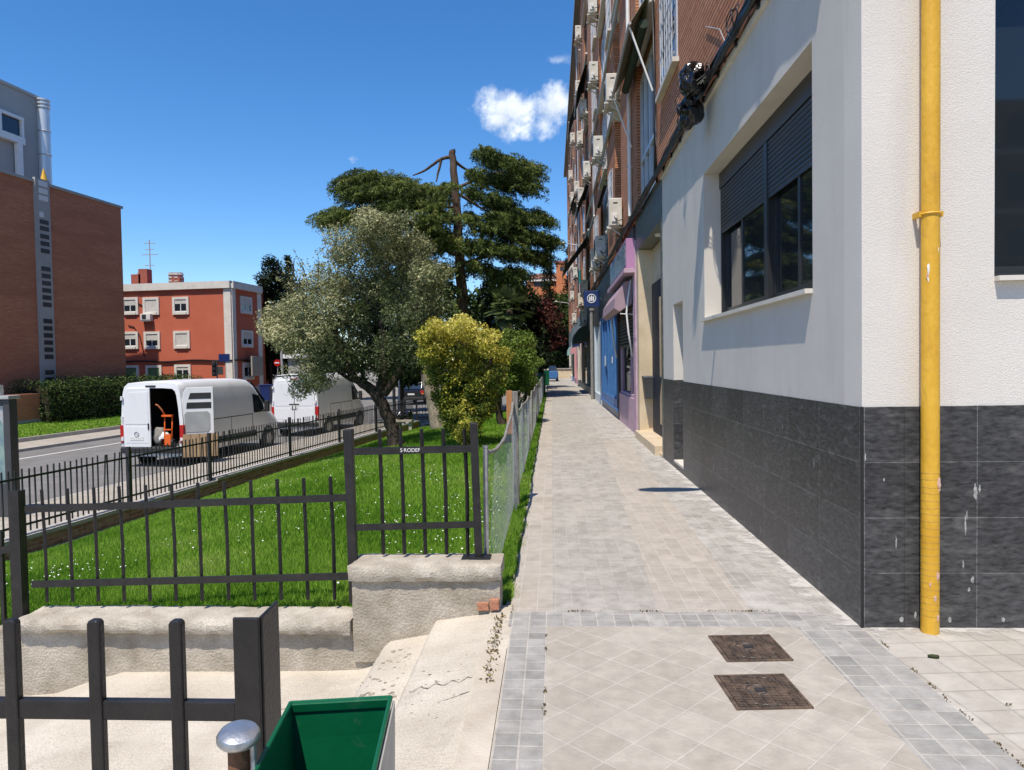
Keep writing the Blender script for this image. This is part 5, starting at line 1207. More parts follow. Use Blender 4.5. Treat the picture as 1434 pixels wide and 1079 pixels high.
# open right door, swung outwards
ang = R(28)
hinge = Vector((.0, -.93, 0)); ca, sa = math.cos(ang), math.sin(ang)
def dq(w_, z, dpt): return (hinge.x+w_*sa+dpt*ca, hinge.y-w_*ca+dpt*sa, z)
def dprism(poly, d0, d1):
    mb = MB(); n = len(poly); mb.v = [dq(a, b, d0) for a, b in poly]+[dq(a, b, d1) for a, b in poly]
    mb.f = [(i, (i+1) % n, n+(i+1) % n, n+i) for i in range(n)]+[tuple(range(n-1, -1, -1)), tuple(range(n, 2*n))]; return mb
od = dprism([(.03, .62), (.90, .62), (.90, 2.35), (.18, 2.34), (.08, 2.2), (.04, 1.85), (.02, 1.25)], 0, .05).build('rear_door', 'vanwhite', van, world=False, bevel=.012)
K['doorinner'] = mat('grey door lining', (.30, .31, .31), (.36, .37, .37), 3, .7)
dprism([(.12, 1.02), (.74, 1.02), (.80, 1.12), (.80, 1.55), (.74, 1.63), (.16, 1.63), (.10, 1.55)], -.012, -.001).build('lower_lining', 'doorinner', od, world=False, bevel=.02)
dprism([(.16, 1.72), (.84, 1.72), (.84, 1.90), (.18, 1.90)], -.006, .0).build('rib_recess', 'vandark', od, world=False)
dprism([(.22, 2.00), (.84, 2.00), (.84, 2.18), (.28, 2.18)], -.006, .0).build('rib_recess', 'vandark', od, world=False)
dprism([(.15, .66), (.85, .66), (.85, .98), (.12, .98)], -.01, -.001).build('lower_lining', 'doorinner', od, world=False)
cbd = thing('cardboard_box', 'flattened brown cardboard box leaning below the open van door', 'box', tuple(V1), RZ)
dprism([(.02, .30), (.98, .30), (1.0, .97), (.06, .97)], -.09, -.05).build('board', 'card', cbd, world=False); 
mb = MB()
for q in range(3): 
    m2 = dprism([(.25+.24*q, .30), (.262+.24*q, .30), (.27+.24*q, .97), (.258+.24*q, .97)], -.094, -.0905); mb.add(m2.v, m2.f)
mb.build('fold_line', 'barkbrown', cbd, world=False)
ht = thing('hand_truck', 'orange hand truck standing in the open van doorway', 'hand truck', tuple(V1), RZ)
mb = MB()
for y in (-.40, -.64): mb.tube([(-.03, y, .62), (.02, y, 1.2), (.04, y*1.0, 1.55)], .02, 8)
mb.build('frame', 'orange', ht, world=False, smooth=True)
for q in ((-.06, .04, -.68, -.36, 1.50, 1.55), (-.05, .03, -.64, -.40, 1.1, 1.13), (-.04, .0, -.62, -.42, .66, .98)): MB().box(*q).build('cross_plate', 'orange', ht, world=False)
MB().tube([(.04, -.40, 1.55), (.0, -.33, 1.7), (-.08, -.26, 1.84), (-.12, -.22, 1.86)], .022, 8).build('handle', 'ochre', ht, world=False, smooth=True)
for y in (-.34, -.70): MB().cyl((-.02, y-.03, .74), (-.02, y+.03, .74), .11, n=16).build('wheel', 'black', ht, world=False)
cargo = [('cargo_sack', 'pale printed sack at the middle of the van doorway', .18, -.27, .16, .26, 'plate'), ('cargo_box', 'grey brown bundle behind the left rear door', .2, -.10, .22, .36, 'card')]
for nm_, lab, x, y, w, h, m in cargo:
    t = thing(nm_, lab, 'sack' if 'sack' in nm_ else 'box', tuple(V1), RZ)
    MB().blob((x, y, .62+h*.75), .3, 3, .35, 2.5, (.5, w/.3, h/.3*.8), int(h*100)).build('cover', m if m != 'card' else 'greywood', t, world=False, smooth=True)
r2 = at(446, 612, Z=ROADZ); V2 = r2+dy*1.0; V2.z = ROADZ
vanthing('white delivery van with closed rear doors parked ahead of the open one', tuple(V2), False, 'b')

# dark estate car far ahead
sc_ = at(576, 567, Z=ROADZ+.03); t = thing('parked_car', 'black off road car seen from behind beyond the lawn railing', 'car', (sc_.x, sc_.y, ROADZ), R(84))
SP = [(.75, .25), (.9, .32), (.95, .6), (.93, .95), (.90, 1.0)]
def sring(x, zt, ws=1., zb=.3): 
    h = [(y*ws, zb+(z-.25)*(zt-zb)/.75) for y, z in SP]; return [(x, y, z) for y, z in h]+[(x, -y, z) for y, z in reversed(h)]
MB().loft([sring(0, .98, .95, .42), sring(.1, 1.06, .99, .36), sring(.6, 1.08), sring(3.2, 1.06), sring(4.2, .98, .97), sring(4.6, .8, .9)]).build('body', 'darkpaint', t, world=False, smooth='auto')
def cring(x, zt, ws): return [(x, .86*ws, 1.05), (x, .80*ws, 1.35), (x, .70*ws, zt), (x, -.70*ws, zt), (x, -.80*ws, 1.35), (x, -.86*ws, 1.05)]
MB().loft([cring(.12, 1.1, 1), cring(.45, 1.66, .98), cring(.9, 1.72, 1), cring(2.3, 1.70, 1), cring(3.3, 1.1, .98)]).build('cabin', 'darkpaint', t, world=False, smooth='auto')
mb = MB(); mb.v = [(.11, .74, 1.16), (.11, -.74, 1.16), (.375, -.64, 1.58), (.375, .64, 1.58)]; mb.f = [(0, 1, 2, 3)]; o = mb.build('rear_window', 'glassblue', t, world=False); o.modifiers.new('glass', 'SOLIDIFY').thickness = .01
MB().box(.35, .95, -.62, .62, 1.72, 1.76).build('roof_spoiler', 'steel', t, world=False)
for s in (1, -1):
    MB().box(-.015, .15, s*.70, s*.92, .86, 1.06).build('tail_lamp', 'redlamp', t, world=False); MB().box(-.018, .1, s*.78, s*.93, .78, .855).build('indicator', 'amber', t, world=False)
    for x in (.85, 3.7): wheel(t, x, s*.95, .35, .2)
MB().box(-.02, .0, -.25, .25, .72, .84).build('plate', 'plate', t, world=False)
MB().box(-.06, .2, -.9, .9, .36, .58).build('rear_bumper', 'vandark', t, world=False, bevel=.03)

# ================================================================== LEFT SIDE BUILDINGS
def Ub(u, Y): return Vector((Xf(Y)-u*1.0054, Y, 0))
def onplane(px, py, x0, y0, k=.104):   # depth at which a pixel ray meets the wall line x = x0 + k (y - y0)
    d = CAMR @ Vector(((px-717)/1000, -(py-539.5)/1000, -1)); t = (x0-k*y0-CAMP.x)/(d.x-k*d.y); return t*d.y, CAMP.z+t*d.z
BX0, BY0 = -24.2, 40.2
lx = lambda Y: BX0+.104*(Y-BY0)
EY, EZ = onplane(169, 289, BX0, BY0); print('hall', EY, EZ)
bb = thing('brick_hall', 'windowless red brown brick building with a louvred grey strip', 'building', (-26, 32, 0))
HB = EZ-.14
mb = MB(); P4 = [(lx(8), 8), (lx(EY), EY), (lx(EY)-24, EY+.2), (lx(8)-24, 8)]
mb.prism(P4, 'z', -1.3, HB); mb.build('wall', 'brickfar', bb)
mb = MB(); P5 = [(lx(8)+.08, 7.9), (lx(EY)+.08, EY+.1), (lx(EY)-24, EY+.3), (lx(8)-24, 7.9)]; mb.prism(P5, 'z', HB+.002, HB+.14); mb.build('coping', 'strip', bb)
ys0, ys1 = onplane(46, 262, BX0, BY0)[0], onplane(66, 262, BX0, BY0)[0]; print('strip', ys0, ys1)
def lbox(mb, y0, y1, out0, out1, z0, z1):
    p = [(lx(y0)+out0, y0), (lx(y1)+out0, y1), (lx(y1)+out1, y1), (lx(y0)+out1, y0)]
    mb.hexa([(x, y, z0) for x, y in p]+[(x, y, z1) for x, y in p]); return mb
pn = lbox(MB(), ys0, ys1, .003, .12, -1.2, HB+.25).build('louvre_strip', 'strip', bb)
for py in (312, 321, 332, 342, 352, 377, 387, 397, 407, 417, 427, 450, 460, 470, 480, 490, 500, 522, 532):
    z = onplane(60, py, BX0, BY0)[1]; lbox(MB(), ys0+.22*(ys1-ys0), ys1-.16*(ys1-ys0), .121, .135, z-.11, z+.11).build('louvre', 'slotdark' if py > 440 else 'dkgrey', pn)
for py in (259, 269, 279, 302):  # top slots lit: white colour stands in for the light
    z = onplane(60, py, BX0, BY0)[1]; lbox(MB(), ys0+.22*(ys1-ys0), ys1-.16*(ys1-ys0) if py < 300 else ys1-.5*(ys1-ys0), .121, .135, z-.13, z+.13).build('louvre', 'whitepaint', pn)
# grey block behind
gb = thing('office_block', 'grey clad block rising behind the brick building', 'building', (-40, 45, 0))
gx_ = lambda Y: -34.6+.104*(Y-48.5)
WY, ztop = onplane(56, 141, -34.6, 48.5); W2Y = onplane(28, 180, -34.6, 48.5)[0]; print('grey', WY, ztop, W2Y)
mb = MB(); mb.prism([(gx_(20), 20), (gx_(WY), WY), (gx_(WY)-20, WY+.5), (gx_(20)-20, 20)], 'z', -1.3, ztop); mb.build('wall', 'grey', gb)
mb = MB(); mb.prism([(gx_(20)+.1, 20), (gx_(WY)+.1, WY+.1), (gx_(WY)-20, WY+.6), (gx_(20)-20, 20)], 'z', ztop+.002, ztop+.2); mb.build('coping', 'strip', gb)
wz0, wz1 = onplane(27, 194, -34.6, 48.5)[1], onplane(27, 170, -34.6, 48.5)[1]
def gbox(mb, y0, y1, o0, o1, z0, z1):
    p = [(gx_(y0)+o0, y0), (gx_(y1)+o0, y1), (gx_(y1)+o1, y1), (gx_(y0)+o1, y0)]; mb.hexa([(x, y, z0) for x, y in p]+[(x, y, z1) for x, y in p]); return mb
fr2 = gbox(gbox(MB(), 30, W2Y, .003, .35, wz0-.45, wz0), 30, W2Y, .003, .30, wz1, wz1+.2)
for q in range(10): gbox(fr2, W2Y-.15-q*1.7, W2Y-q*1.7, .003, .29, wz0+.001, wz1-.001)
o = fr2.build('window', 'whitepaint', gb); gbox(MB(), 30, W2Y-.2, .003, .12, wz0+.002, wz1-.002).build('pane', 'glassblue', o)
MB().box(gx_(W2Y)+.02, gx_(W2Y)+.34, W2Y-.6, W2Y-.25, HB-1, wz0-.46).build('column', 'whitepaint', gb)
fl2 = thing('flue', 'white banded round chimney flue in front of the grey block', 'chimney', (-33.6, 48, 0))
pf = at(63.5, 250, Y=47.6); zt_ = at(63, 140, Y=47.6).z; r_ = .40
MB().cyl((pf.x, pf.y, pf.z-3), (pf.x, pf.y, zt_-.7), r_, n=24).build('pipe', 'chrome', fl2, smooth='auto')
MB().cyl((pf.x, pf.y, zt_-.1), (pf.x, pf.y, zt_), r_*1.12, n=24).cyl((pf.x, pf.y, zt_-.35), (pf.x, pf.y, zt_-.25), r_*1.12, n=24).cyl((pf.x, pf.y, zt_-.6), (pf.x, pf.y, zt_-.5), r_*1.12, n=24).cyl((pf.x, pf.y, zt_-.7), (pf.x, pf.y, zt_-.1), r_*.8, n=16).build('cowl', 'chrome', fl2, smooth='auto')
mb = MB()
for py in (185, 218): mb.ring((pf.x, pf.y, at(63, py, Y=47.6).z), (0, 0, 1), r_+.01, .04, 24, 5)
mb.build('band', 'duct', fl2, smooth=True)
p = at(66, 250, Y=40); t = thing('roof_cone', 'small yellow cone standing on the roof of the brick building', 'cone', (p.x, p.y, HB+.14)); MB().cyl((lx(ys1+.3)-.4, ys1+.3, HB+.145), (lx(ys1+.3)-.4, ys1+.3, HB+.95), .22, .03, n=14).cyl((lx(ys1+.3)-.4, ys1+.3, HB+.141), (lx(ys1+.3)-.4, ys1+.3, HB+.17), .27, n=14).build('cone', 'yellow', t, smooth='auto')

# terracotta apartment house
rb = thing('terracotta_house', 'three storey terracotta house with pale window surrounds', 'building', (-27, 57, -1.2))
A = at(95, 400, Y=56.2); B = at(323, 400, Y=55); Cc = at(364, 400, Y=59.6); A.z = B.z = Cc.z = 0
ZB, ZT = -1.3, at(250, 396, Y=55.3).z
mb = MB(); back = [(Cc.x-4, Cc.y+12), (A.x-4, A.y+14)]
mb.prism([(A.x, A.y), (B.x, B.y), (Cc.x, Cc.y)]+back, 'z', ZB, ZT-.02); mb.build('wall', 'redstucco', rb)
def face(P, Q):
    d = (Q-P).normalized(); n = Vector((d.y, -d.x, 0)); M = Matrix((d, n, Vector((0, 0, 1)))).transposed(); return d, n, M
def fbox(mb, P, Q, s, out, z, w, dep, h):
    d, n, M = face(P, Q); return mb.obox(P+d*s+n*(out+dep/2)+Vector((0, 0, z)), w, dep, h, M)
def on(P, Q, px, py):   # where a pixel ray meets the wall: (distance along, height)
    d, n, M = face(P, Q); ry = CAMR @ Vector(((px-717)/1000, -(py-539.5)/1000, -1)); k = (P-CAMP).dot(n)/ry.dot(n); h = CAMP+ry*k; return (h-P).dot(d), h.z
mb = MB(); L1 = (B-A).length; L2 = (Cc-B).length
fbox(mb, A, B, L1/2, .003, ZT-.28, L1, .22, .56); fbox(mb, B, Cc, L2/2, .003, ZT-.28, L2, .22, .56)
mb.build('cornice', 'trim', rb)
mb = MB(); fbox(mb, A, B, L1-.3, .003, (ZT-.57+ZB)/2, .6, .08, ZT-.57-ZB); fbox(mb, B, Cc, .28, .003, (ZT-.57+ZB)/2, .5, .08, ZT-.57-ZB); fbox(mb, B, Cc, L2-.3, .003, (ZT-.57+ZB)/2, .6, .08, ZT-.57-ZB)
mb.build('corner_strip', 'trim', rb)
mb = MB(); fbox(mb, A, B, L1/2, .003, -.6, L1-1.3, .06, 1.4); fbox(mb, B, Cc, L2/2, .003, -.6, L2-1.3, .06, 1.4); mb.build('plinth', 'grey', rb)
K['blind'] = mat('pale roller blind', (.52, .50, .45), (.60, .58, .53), 2, .8); K['greenblind'] = mat('green slatted blind', (.10, .18, .08), None, rough=.8)
def rwin(P, Q, px, py, blind, w=1.4, h=1.4, m='blind'):
    s, z = on(P, Q, px, py); mb = MB(); tr = .2
    fbox(mb, P, Q, s-w/2+tr/2, .003, z, tr, .10, h); fbox(mb, P, Q, s+w/2-tr/2, .003, z, tr, .10, h); fbox(mb, P, Q, s, .003, z+h/2-tr/2, w-2*tr-.002, .10, tr); fbox(mb, P, Q, s, .003, z-h/2+tr/2, w-2*tr-.002, .16, tr)
    o = mb.build('window', 'trim', rb)
    iw, ih = w-2*tr, h-2*tr; fbox(MB(), P, Q, s, .004, z, iw, .03, ih).build('pane', 'glass', o)
    if blind: fbox(MB(), P, Q, s, .036, z+ih*(1-blind)/2, iw-.02, .02, ih*blind).build('blind', m, o)
    mb = MB(); fbox(mb, P, Q, s, .036, z-ih*.5+ih*(1-blind)/2, .06, .03, ih*(1-blind)); fbox(mb, P, Q, s, .036, z-ih/2+.04, iw, .03, .08); mb.build('frame', 'whitepaint', o)
for px, py, bl_, m in ((183, 429, .45, 'blind'), (212, 429, .9, 'blind'), (253.5, 428.5, .35, 'blind'), (183, 477, .4, 'blind'), (213.5, 477, .5, 'blind'), (255, 476, .95, 'blind'), (184, 524, .9, 'greenblind'), (216, 524, .9, 'greenblind'), (256.5, 523, .25, 'blind')): rwin(A, B, px, py, bl_, m=m)
for px, py, bl_ in ((344, 428, .45), (345.5, 475, .5), (347, 520, .2)): rwin(B, Cc, px, py, bl_, 1.75)
mb = MB(); s, z = on(A, B, 250, 506); d, n, M = face(A, B); mb.tube([A+d*k+n*.1+Vector((0, 0, z+.05*math.sin(k*1.3))) for k in np.linspace(0, L1, 30)], .07, 5); d2, n2_, _ = face(B, Cc); mb.tube([B+d2*k+n2_*.1+Vector((0, 0, z)) for k in np.linspace(.1, L2, 6)], .07, 5); mb.build('cable', 'cable', rb)
for pts in (((190, 424), (200, 428), (205, 440)), ((180, 456), (188, 458), (196, 470), (203, 500))):
    mb = MB(); mb.tube([A+d*on(A, B, *q)[0]+n*.06+Vector((0, 0, on(A, B, *q)[1])) for q in pts], .035, 5); mb.build('cable', 'cable', rb)
# roof
mb = MB(); e = .5; Z = ZT+.0; ridge = [(A.x, A.y+7, Z+.8), (B.x-3, B.y+7, Z+.8)]
mb.v = [(A.x, A.y-.1, Z), (B.x+.1, B.y-.1, Z), (Cc.x+.1, Cc.y, Z), (Cc.x-4, Cc.y+12, Z), (A.x-4, A.y+14, Z)]+ridge
mb.f = [(0, 1, 6, 5), (1, 2, 6), (2, 3, 6), (3, 4, 5, 6), (4, 0, 5), (4, 3, 2, 1, 0)]
K['roofred'] = mat('red roof tile', (.30, .09, .06), (.36, .12, .08), 2, .9)
rf_ = mb.build('roof', 'roofred', rb)
for px, py, w, h, m in ((190, 392, .8, 1.95, 'roofred'), (200, 392, .75, 2.4, 'roofred'), (246, 391, .7, 1.7, 'roofred'), (323, 396, .7, 1.1, 'roofred')):
    p = at(px, py, Y=58); MB().box(p.x-w/2, p.x+w/2, 58, 58+w, ZT-.5, p.z+h-1.5).build('chimney', m, rf_)
for px, w in ((246, .75), (238, .6), (193, .5)):
    p = at(px, 384, Y=58); mb = MB(); 
    for q in range(4): mb.cyl((p.x, 58.4, p.z-.9+q*.28), (p.x, 58.4, p.z-.74+q*.28), w*.6, w*.52, n=10)
    mb.cyl((p.x, 58.4, ZT-.4), (p.x, 58.4, p.z+.15), w*.5, n=10); mb.build('chimney_cowl', 'grey', rf_)
p0 = at(211, 392, Y=59); p1 = at(209, 336, Y=59); mb = MB().cyl(p0-Vector((0, 0, 1)), p1, .045, n=6)
for py, w in ((341, .5), (350, .35), (357, .7), (372, .4)): q = at(209.5, py, Y=59); mb.bar(q-Vector((w, 0, 0)), q+Vector((w, 0, 0)), .05)
mb.build('antenna', 'duct', rf_)
s, z = on(A, B, 208, 444.5); t = thing('air_conditioner', 'white air conditioner under a window of the terracotta house', 'air conditioner', tuple(A+d*s+Vector((0, 0, z))))
fbox(MB(), A, B, s, .05, z, .85, .38, .5).build('casing', 'acwhite2', t, bevel=.02); fbox(MB(), A, B, s-.1, .432, z, .36, .01, .36).build('fan_grille', 'slotdark', t); fbox(MB(), A, B, s, .003, z-.30, .9, .4, .08).build('bracket', 'duct', t)
s, z = on(B, Cc, 351, 513); t = thing('sign_panel', 'blank beige square sign panel at the right end of the terracotta house', 'sign', tuple(B+d2*s+Vector((0, 0, z))))
fbox(MB(), B, Cc, s, .5, z, 1.75, .14, 1.6).build('panel', 'sandpanel', t, bevel=.02); fbox(MB(), B, Cc, s-.7, .004, z+.6, .08, .49, .08).build('bracket', 'dkgrey', t); fbox(MB(), B, Cc, s-.7, .004, z-.6, .08, .49, .08).build('bracket', 'dkgrey', t)

# ---------------- street things by the road
def pole(name, label, cat, px, Y, z0, z1, r=.05, m='duct', loc=None):
    p = at(px, 520, Y=Y); t = thing(name, label, cat, (p.x, p.y, z0)); MB().cyl((p.x, p.y, z0), (p.x, p.y, z1), r, r*.8, n=10).build('pole', m, t, smooth='auto'); return t, p
t, p = pole('traffic_light', 'grey traffic light in front of the terracotta house', 'traffic light', 304, 47, ROADZ, 2.2, .06, 'dkgrey')
MB().box(p.x-.30, p.x-.04, 46.85, 47.1, 1.1, 2.1).build('lamp_housing', 'vandark', t, bevel=.03)
for q in range(3): MB().cyl((p.x-.17, 46.84, 1.28+q*.32), (p.x-.17, 46.78, 1.28+q*.32), .1, n=12).build('lens', 'slotdark', t)
MB().box(p.x+.1, p.x+.45, 46.9, 46.95, 1.2, 1.75).build('signal_back', 'dkgrey', t)
t, p = pole('street_sign', 'small blue street sign on a thin pole by the terracotta corner', 'sign', 316, 50, ROADZ, 2.6, .03); MB().box(p.x-.45, p.x+.35, 49.92, 49.96, 2.1, 2.65).build('panel', 'navy', t)
t, p = pole('road_sign', 'red and white no entry sign beyond the second van', 'sign', 389, 50, ROADZ, 1.75, .035); MB().cyl((p.x, 49.95, 1.95), (p.x, 49.9, 1.95), .24, n=24).build('disc', 'redlamp', t); MB().box(p.x-.16, p.x+.16, 49.88, 49.898, 1.91, 1.99).build('bar', 'whitepaint', t)
p = at(397, 540, Y=52); q2 = at(405, 464, Y=52); t = thing('street_lamp', 'grey street lamp with curved arm behind the second van', 'street lamp', (p.x, p.y, ROADZ))
MB().tube([(p.x, 52, ROADZ), (p.x-.05, 52, 1.2), (p.x-.1, 52, 2.6), (p.x+.1, 52, 3.5), (q2.x-.2, 52, q2.z-.2), (q2.x+.2, 52, q2.z+.1)], [.11, .1, .09, .08, .07, .06], 8).build('pole', 'duct', t, smooth=True); MB().box(q2.x+.15, q2.x+.8, 51.85, 52.15, q2.z+.05, q2.z+.2).build('lamp_head', 'acwhite2', t, bevel=.04)
p = at(374, 543, Y=55); zc = at(374, 540, Y=55).z; t = thing('waste_container', 'navy waste container beyond the first van roof', 'container', (p.x, p.y, ROADZ)); MB().hexa([(p.x-.35, 54.6, ROADZ+.1), (p.x+.35, 54.6, ROADZ+.1), (p.x+.35, 55.4, ROADZ+.1), (p.x-.35, 55.4, ROADZ+.1), (p.x-.4, 54.5, zc), (p.x+.4, 54.5, zc), (p.x+.4, 55.5, zc), (p.x-.4, 55.5, zc)]).build('bin_body', 'navy', t, bevel=.04); MB().box(p.x-.55, p.x+.55, 54.45, 55.55, zc+.002, zc+.08).build('lid', 'navy', t, bevel=.05)
p = at(411, 505, Y=60); t = thing('bus_shelter', 'pale kiosk roof showing above the second van', 'kiosk', (p.x, p.y, ROADZ)); MB().box(p.x-1, p.x+1.2, 60, 62, at(411, 502, Y=60).z, at(411, 496, Y=60).z).build('roof', 'whitepaint', t); MB().box(p.x-.6, p.x+.9, 60.3, 61.8, ROADZ, at(411, 502, Y=60).z-.01).build('wall', 'strip', t)
# advertising panel, far left
kx = at(14, 600, Y=13.05).x; t = thing('advertising_panel', 'dark grey street advertising panel with a faded poster at the left edge', 'advertising panel', (kx-.7, 13.2, ROADZ+.1))
ktop = at(20, 559, Y=13.2).z
MB().box(kx-.135, kx, 13.05, 13.26, ROADZ+.1, ktop).box(kx-1.5, kx-1.365, 13.05, 13.26, ROADZ+.1, ktop).box(kx-1.364, kx-.136, 13.08, 13.23, ROADZ+.1, ROADZ+.75).box(kx-1.364, kx-.136, 13.08, 13.23, ktop-.12, ktop).build('frame', 'dkgrey', t, bevel=.012)
MB().box(kx-1.55, kx+.03, 13.0, 13.31, ktop+.001, ktop+.07).build('cap', 'duct', t, bevel=.01)
MB().box(kx-1.364, kx-.136, 13.12, 13.2, ROADZ+.751, ktop-.121).build('poster', 'paper', t)
mb = MB(); mb.prism([(kx-1.36, ktop-.13), (kx-1.36, ktop-.6)]+[(kx-.75-.60*math.cos(a*math.pi/10), ktop-.6+.42*math.sin(a*math.pi/10)) for a in range(11)]+[(kx-.137, ktop-.6), (kx-.137, ktop-.13)], 'y', 13.10, 13.119); mb.build('arched_header', 'duct', t)
MB().box(kx-1.2, kx-.22, 13.1, 13.2, ktop+.072, ktop+.27).build('top_sign', 'whitepaint', t)
# brick planter and hedge
pl = thing('planter_wall', 'low brick retaining wall with dry shrubs left of the hedge', 'wall', (-27, 28, -1))
pw = lambda Y, u: (Xf(Y)-u*1.0054, Y)
pz = at(50, 553, Y=30).z
mb = MB(); mb.prism([pw(10, 17.0), pw(31.6, 17.0), pw(31.6, 18.6), pw(10, 18.6)], 'z', -.55, pz); mb.build('wall_face', 'brickfar', pl)
mb = MB(); mb.prism([pw(10, 16.97), pw(31.63, 16.97), pw(31.6, 18.6), pw(10, 18.6)], 'z', -1.3, -.551); mb.build('footing', 'grey', pl)
ds = thing('shrub', 'dry brown shrubs growing on top of the brick planter', 'shrub', (-27, 28, pz))
cl = [(pw(Y, rng.uniform(17.2, 18.3))+(pz+rng.uniform(0, .35),)+(.35, .35, .28, rng.uniform(.2, .9))) for Y in np.linspace(20, 31.3, 42)]
crown('foliage', ds, cl, 420, .05, 'Ldry', .35, .2)
hd = thing('hedge', 'tall dark green clipped hedge in front of the brick building', 'hedge', (-23, 34, -1))
cl = []
for Y in np.arange(31.4, 43, .33):
    for u in (16.5, 17.3, 18.1):
        for z in np.arange(-.75, 1.25, .36):
            if u == 17.3 and z < .7: continue
            x, y = pw(Y, u+rng.normal(0, .1)); cl.append((x, y, z+rng.normal(0, .06)+.08*math.sin(Y*1.7), .30, .30, .28, np.clip(.30+.12*rng.normal()+(.25 if z > .8 else 0), 0, 1)))  # top clumps tinted lighter, light on the hedge top put into colour
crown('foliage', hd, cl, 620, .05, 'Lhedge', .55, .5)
mb = MB(); mb.prism([pw(31.8, 16.75), pw(42.7, 16.75), pw(42.7, 17.9), pw(31.8, 17.9)], 'z', -1.3, .85); mb.build('dark_core', 'bark', hd)  # solid dark core; its colour stands in for the hedge's shaded inside

oh2 = thing('opposite_house', 'beige balcony house behind the viewpoint, seen only as a reflection in the front window', 'building', (14, -30, 0))
K['beige'] = mat('beige render', (.34, .27, .18), (.40, .32, .22), 1, .9)
MB().box(2, 30, -40, -30, -1.3, 15).build('wall', 'beige', oh2)
for z in (3.2, 6.2, 9.2, 12.2):
    MB().box(2.5, 29.5, -29.999, -28.7, z-.35, z-.1).build('balcony', 'trim', oh2)
    for x in (4, 8, 12, 16, 20, 24): MB().box(x, x+1.4, -29.998, -29.93, z+.6, z+2.0).build('window', 'glassblue', oh2)

# ================================================================== TREES AND SHRUBS
def pxclumps(lst, Y, k, rs, dy=1.0, squash=.85):
    """lst: (px, py, radius px[, tone]) -> crown lobes around depth Y, each broken into k leaf clumps"""
    out = []
    for q in lst:
        yy = Y+rng.normal(0, dy*.5); c = at(q[0], q[1], Y=yy); r = q[2]*yy/1000
        out += subclumps((c.x, c.y, c.z, r, max(r, dy*.7), r*squash), k, rs, q[3] if len(q) > 3 else .5)
    return out
def limb(px, Y, r, mb, n=8, wob=.0):
    pts = [at(x, y, Y=Y+(i*wob)) for i, (x, y) in enumerate(px)]; rr = list(r)
    for _ in range(2):          # round off the kinks, add a little natural wander
        q, w = [pts[0]], [rr[0]]
        for a, b, ra, rb_ in zip(pts, pts[1:], rr, rr[1:]): q += [a*.75+b*.25, a*.25+b*.75]; w += [ra*.75+rb_*.25, ra*.25+rb_*.75]
        pts, rr = q+[pts[-1]], w+[rr[-1]]
    pts = [p+Vector((rnd.uniform(-1, 1), rnd.uniform(-1, 1), rnd.uniform(-.4, .4)))*k*.14 if 0 < i < len(pts)-1 else p for i, (p, k) in enumerate(zip(pts, rr))]
    mb.tube(pts, rr, n)
def gz(X, Y): return float(lawnz(np.array(X), np.array(Y)))
# silver leaved tree on the lawn
YO = 16.9; b = at(553, 624, Y=YO); ot = thing('silver_tree', 'broad silver grey leaved tree with a forked dark trunk on the lawn', 'tree', (b.x, YO, gz(b.x, YO)))
mb = MB(); limb([(557, 634), (553, 616), (549, 598), (541, 578), (529, 556), (516, 542), (503, 536), (490, 520), (478, 495), (470, 460)], YO, [.26, .185, .155, .145, .14, .125, .095, .08, .06, .04], mb, 10)
limb([(530, 558), (533, 540), (538, 525), (540, 500), (535, 460), (525, 400)], YO, [.12, .12, .11, .09, .06, .03], mb)
limb([(538, 552), (550, 537), (560, 520), (568, 500), (580, 470), (590, 440)], YO, [.10, .09, .085, .08, .05, .03], mb, 8, .04)
for q in ([(516, 543), (508, 528), (506, 515), (512, 490)], [(503, 536), (486, 530), (460, 510)], [(541, 500), (560, 470), (570, 440)], [(545, 480), (520, 430), (500, 390)]): limb(q, YO, [.06, .05, .04, .02], mb, 6, .15)
mb.build('trunk', 'bark', ot, smooth=True)
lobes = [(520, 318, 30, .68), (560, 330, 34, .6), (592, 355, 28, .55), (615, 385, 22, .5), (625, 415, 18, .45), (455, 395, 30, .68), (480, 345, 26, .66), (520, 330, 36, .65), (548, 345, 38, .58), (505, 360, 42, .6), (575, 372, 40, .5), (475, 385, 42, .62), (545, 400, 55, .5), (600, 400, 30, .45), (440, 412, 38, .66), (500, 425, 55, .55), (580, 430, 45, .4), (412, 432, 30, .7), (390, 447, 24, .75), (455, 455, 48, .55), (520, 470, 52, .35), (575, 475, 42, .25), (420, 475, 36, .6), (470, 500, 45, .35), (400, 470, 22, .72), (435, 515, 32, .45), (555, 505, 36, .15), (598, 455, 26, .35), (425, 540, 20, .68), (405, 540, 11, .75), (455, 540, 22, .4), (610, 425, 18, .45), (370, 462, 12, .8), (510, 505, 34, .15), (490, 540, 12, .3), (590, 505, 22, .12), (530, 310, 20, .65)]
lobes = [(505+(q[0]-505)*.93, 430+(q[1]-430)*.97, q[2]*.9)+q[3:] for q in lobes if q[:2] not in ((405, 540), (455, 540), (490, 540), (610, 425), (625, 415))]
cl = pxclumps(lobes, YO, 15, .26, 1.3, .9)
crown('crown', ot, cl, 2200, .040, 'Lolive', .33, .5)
mb = MB(); P = []     # thin bare shoots at the upper left
for i in range(16):
    s = at(rng.uniform(405, 455), 420, Y=YO+rng.uniform(-.6, .6)); e = s+Vector((rng.uniform(-.5, .2), rng.uniform(-.3, .3), rng.uniform(.5, 1.2))); mb.tube([s, (s+e)/2+Vector((.05, 0, .02)), e], [.010, .007, .003], 4)
    for q in range(26): t_ = rng.uniform(.3, 1); P.append(np.array(s)*(1-t_)+np.array(e)*t_+rng.normal(0, .05, 3))
mb.build('shoot', 'bark', ot)
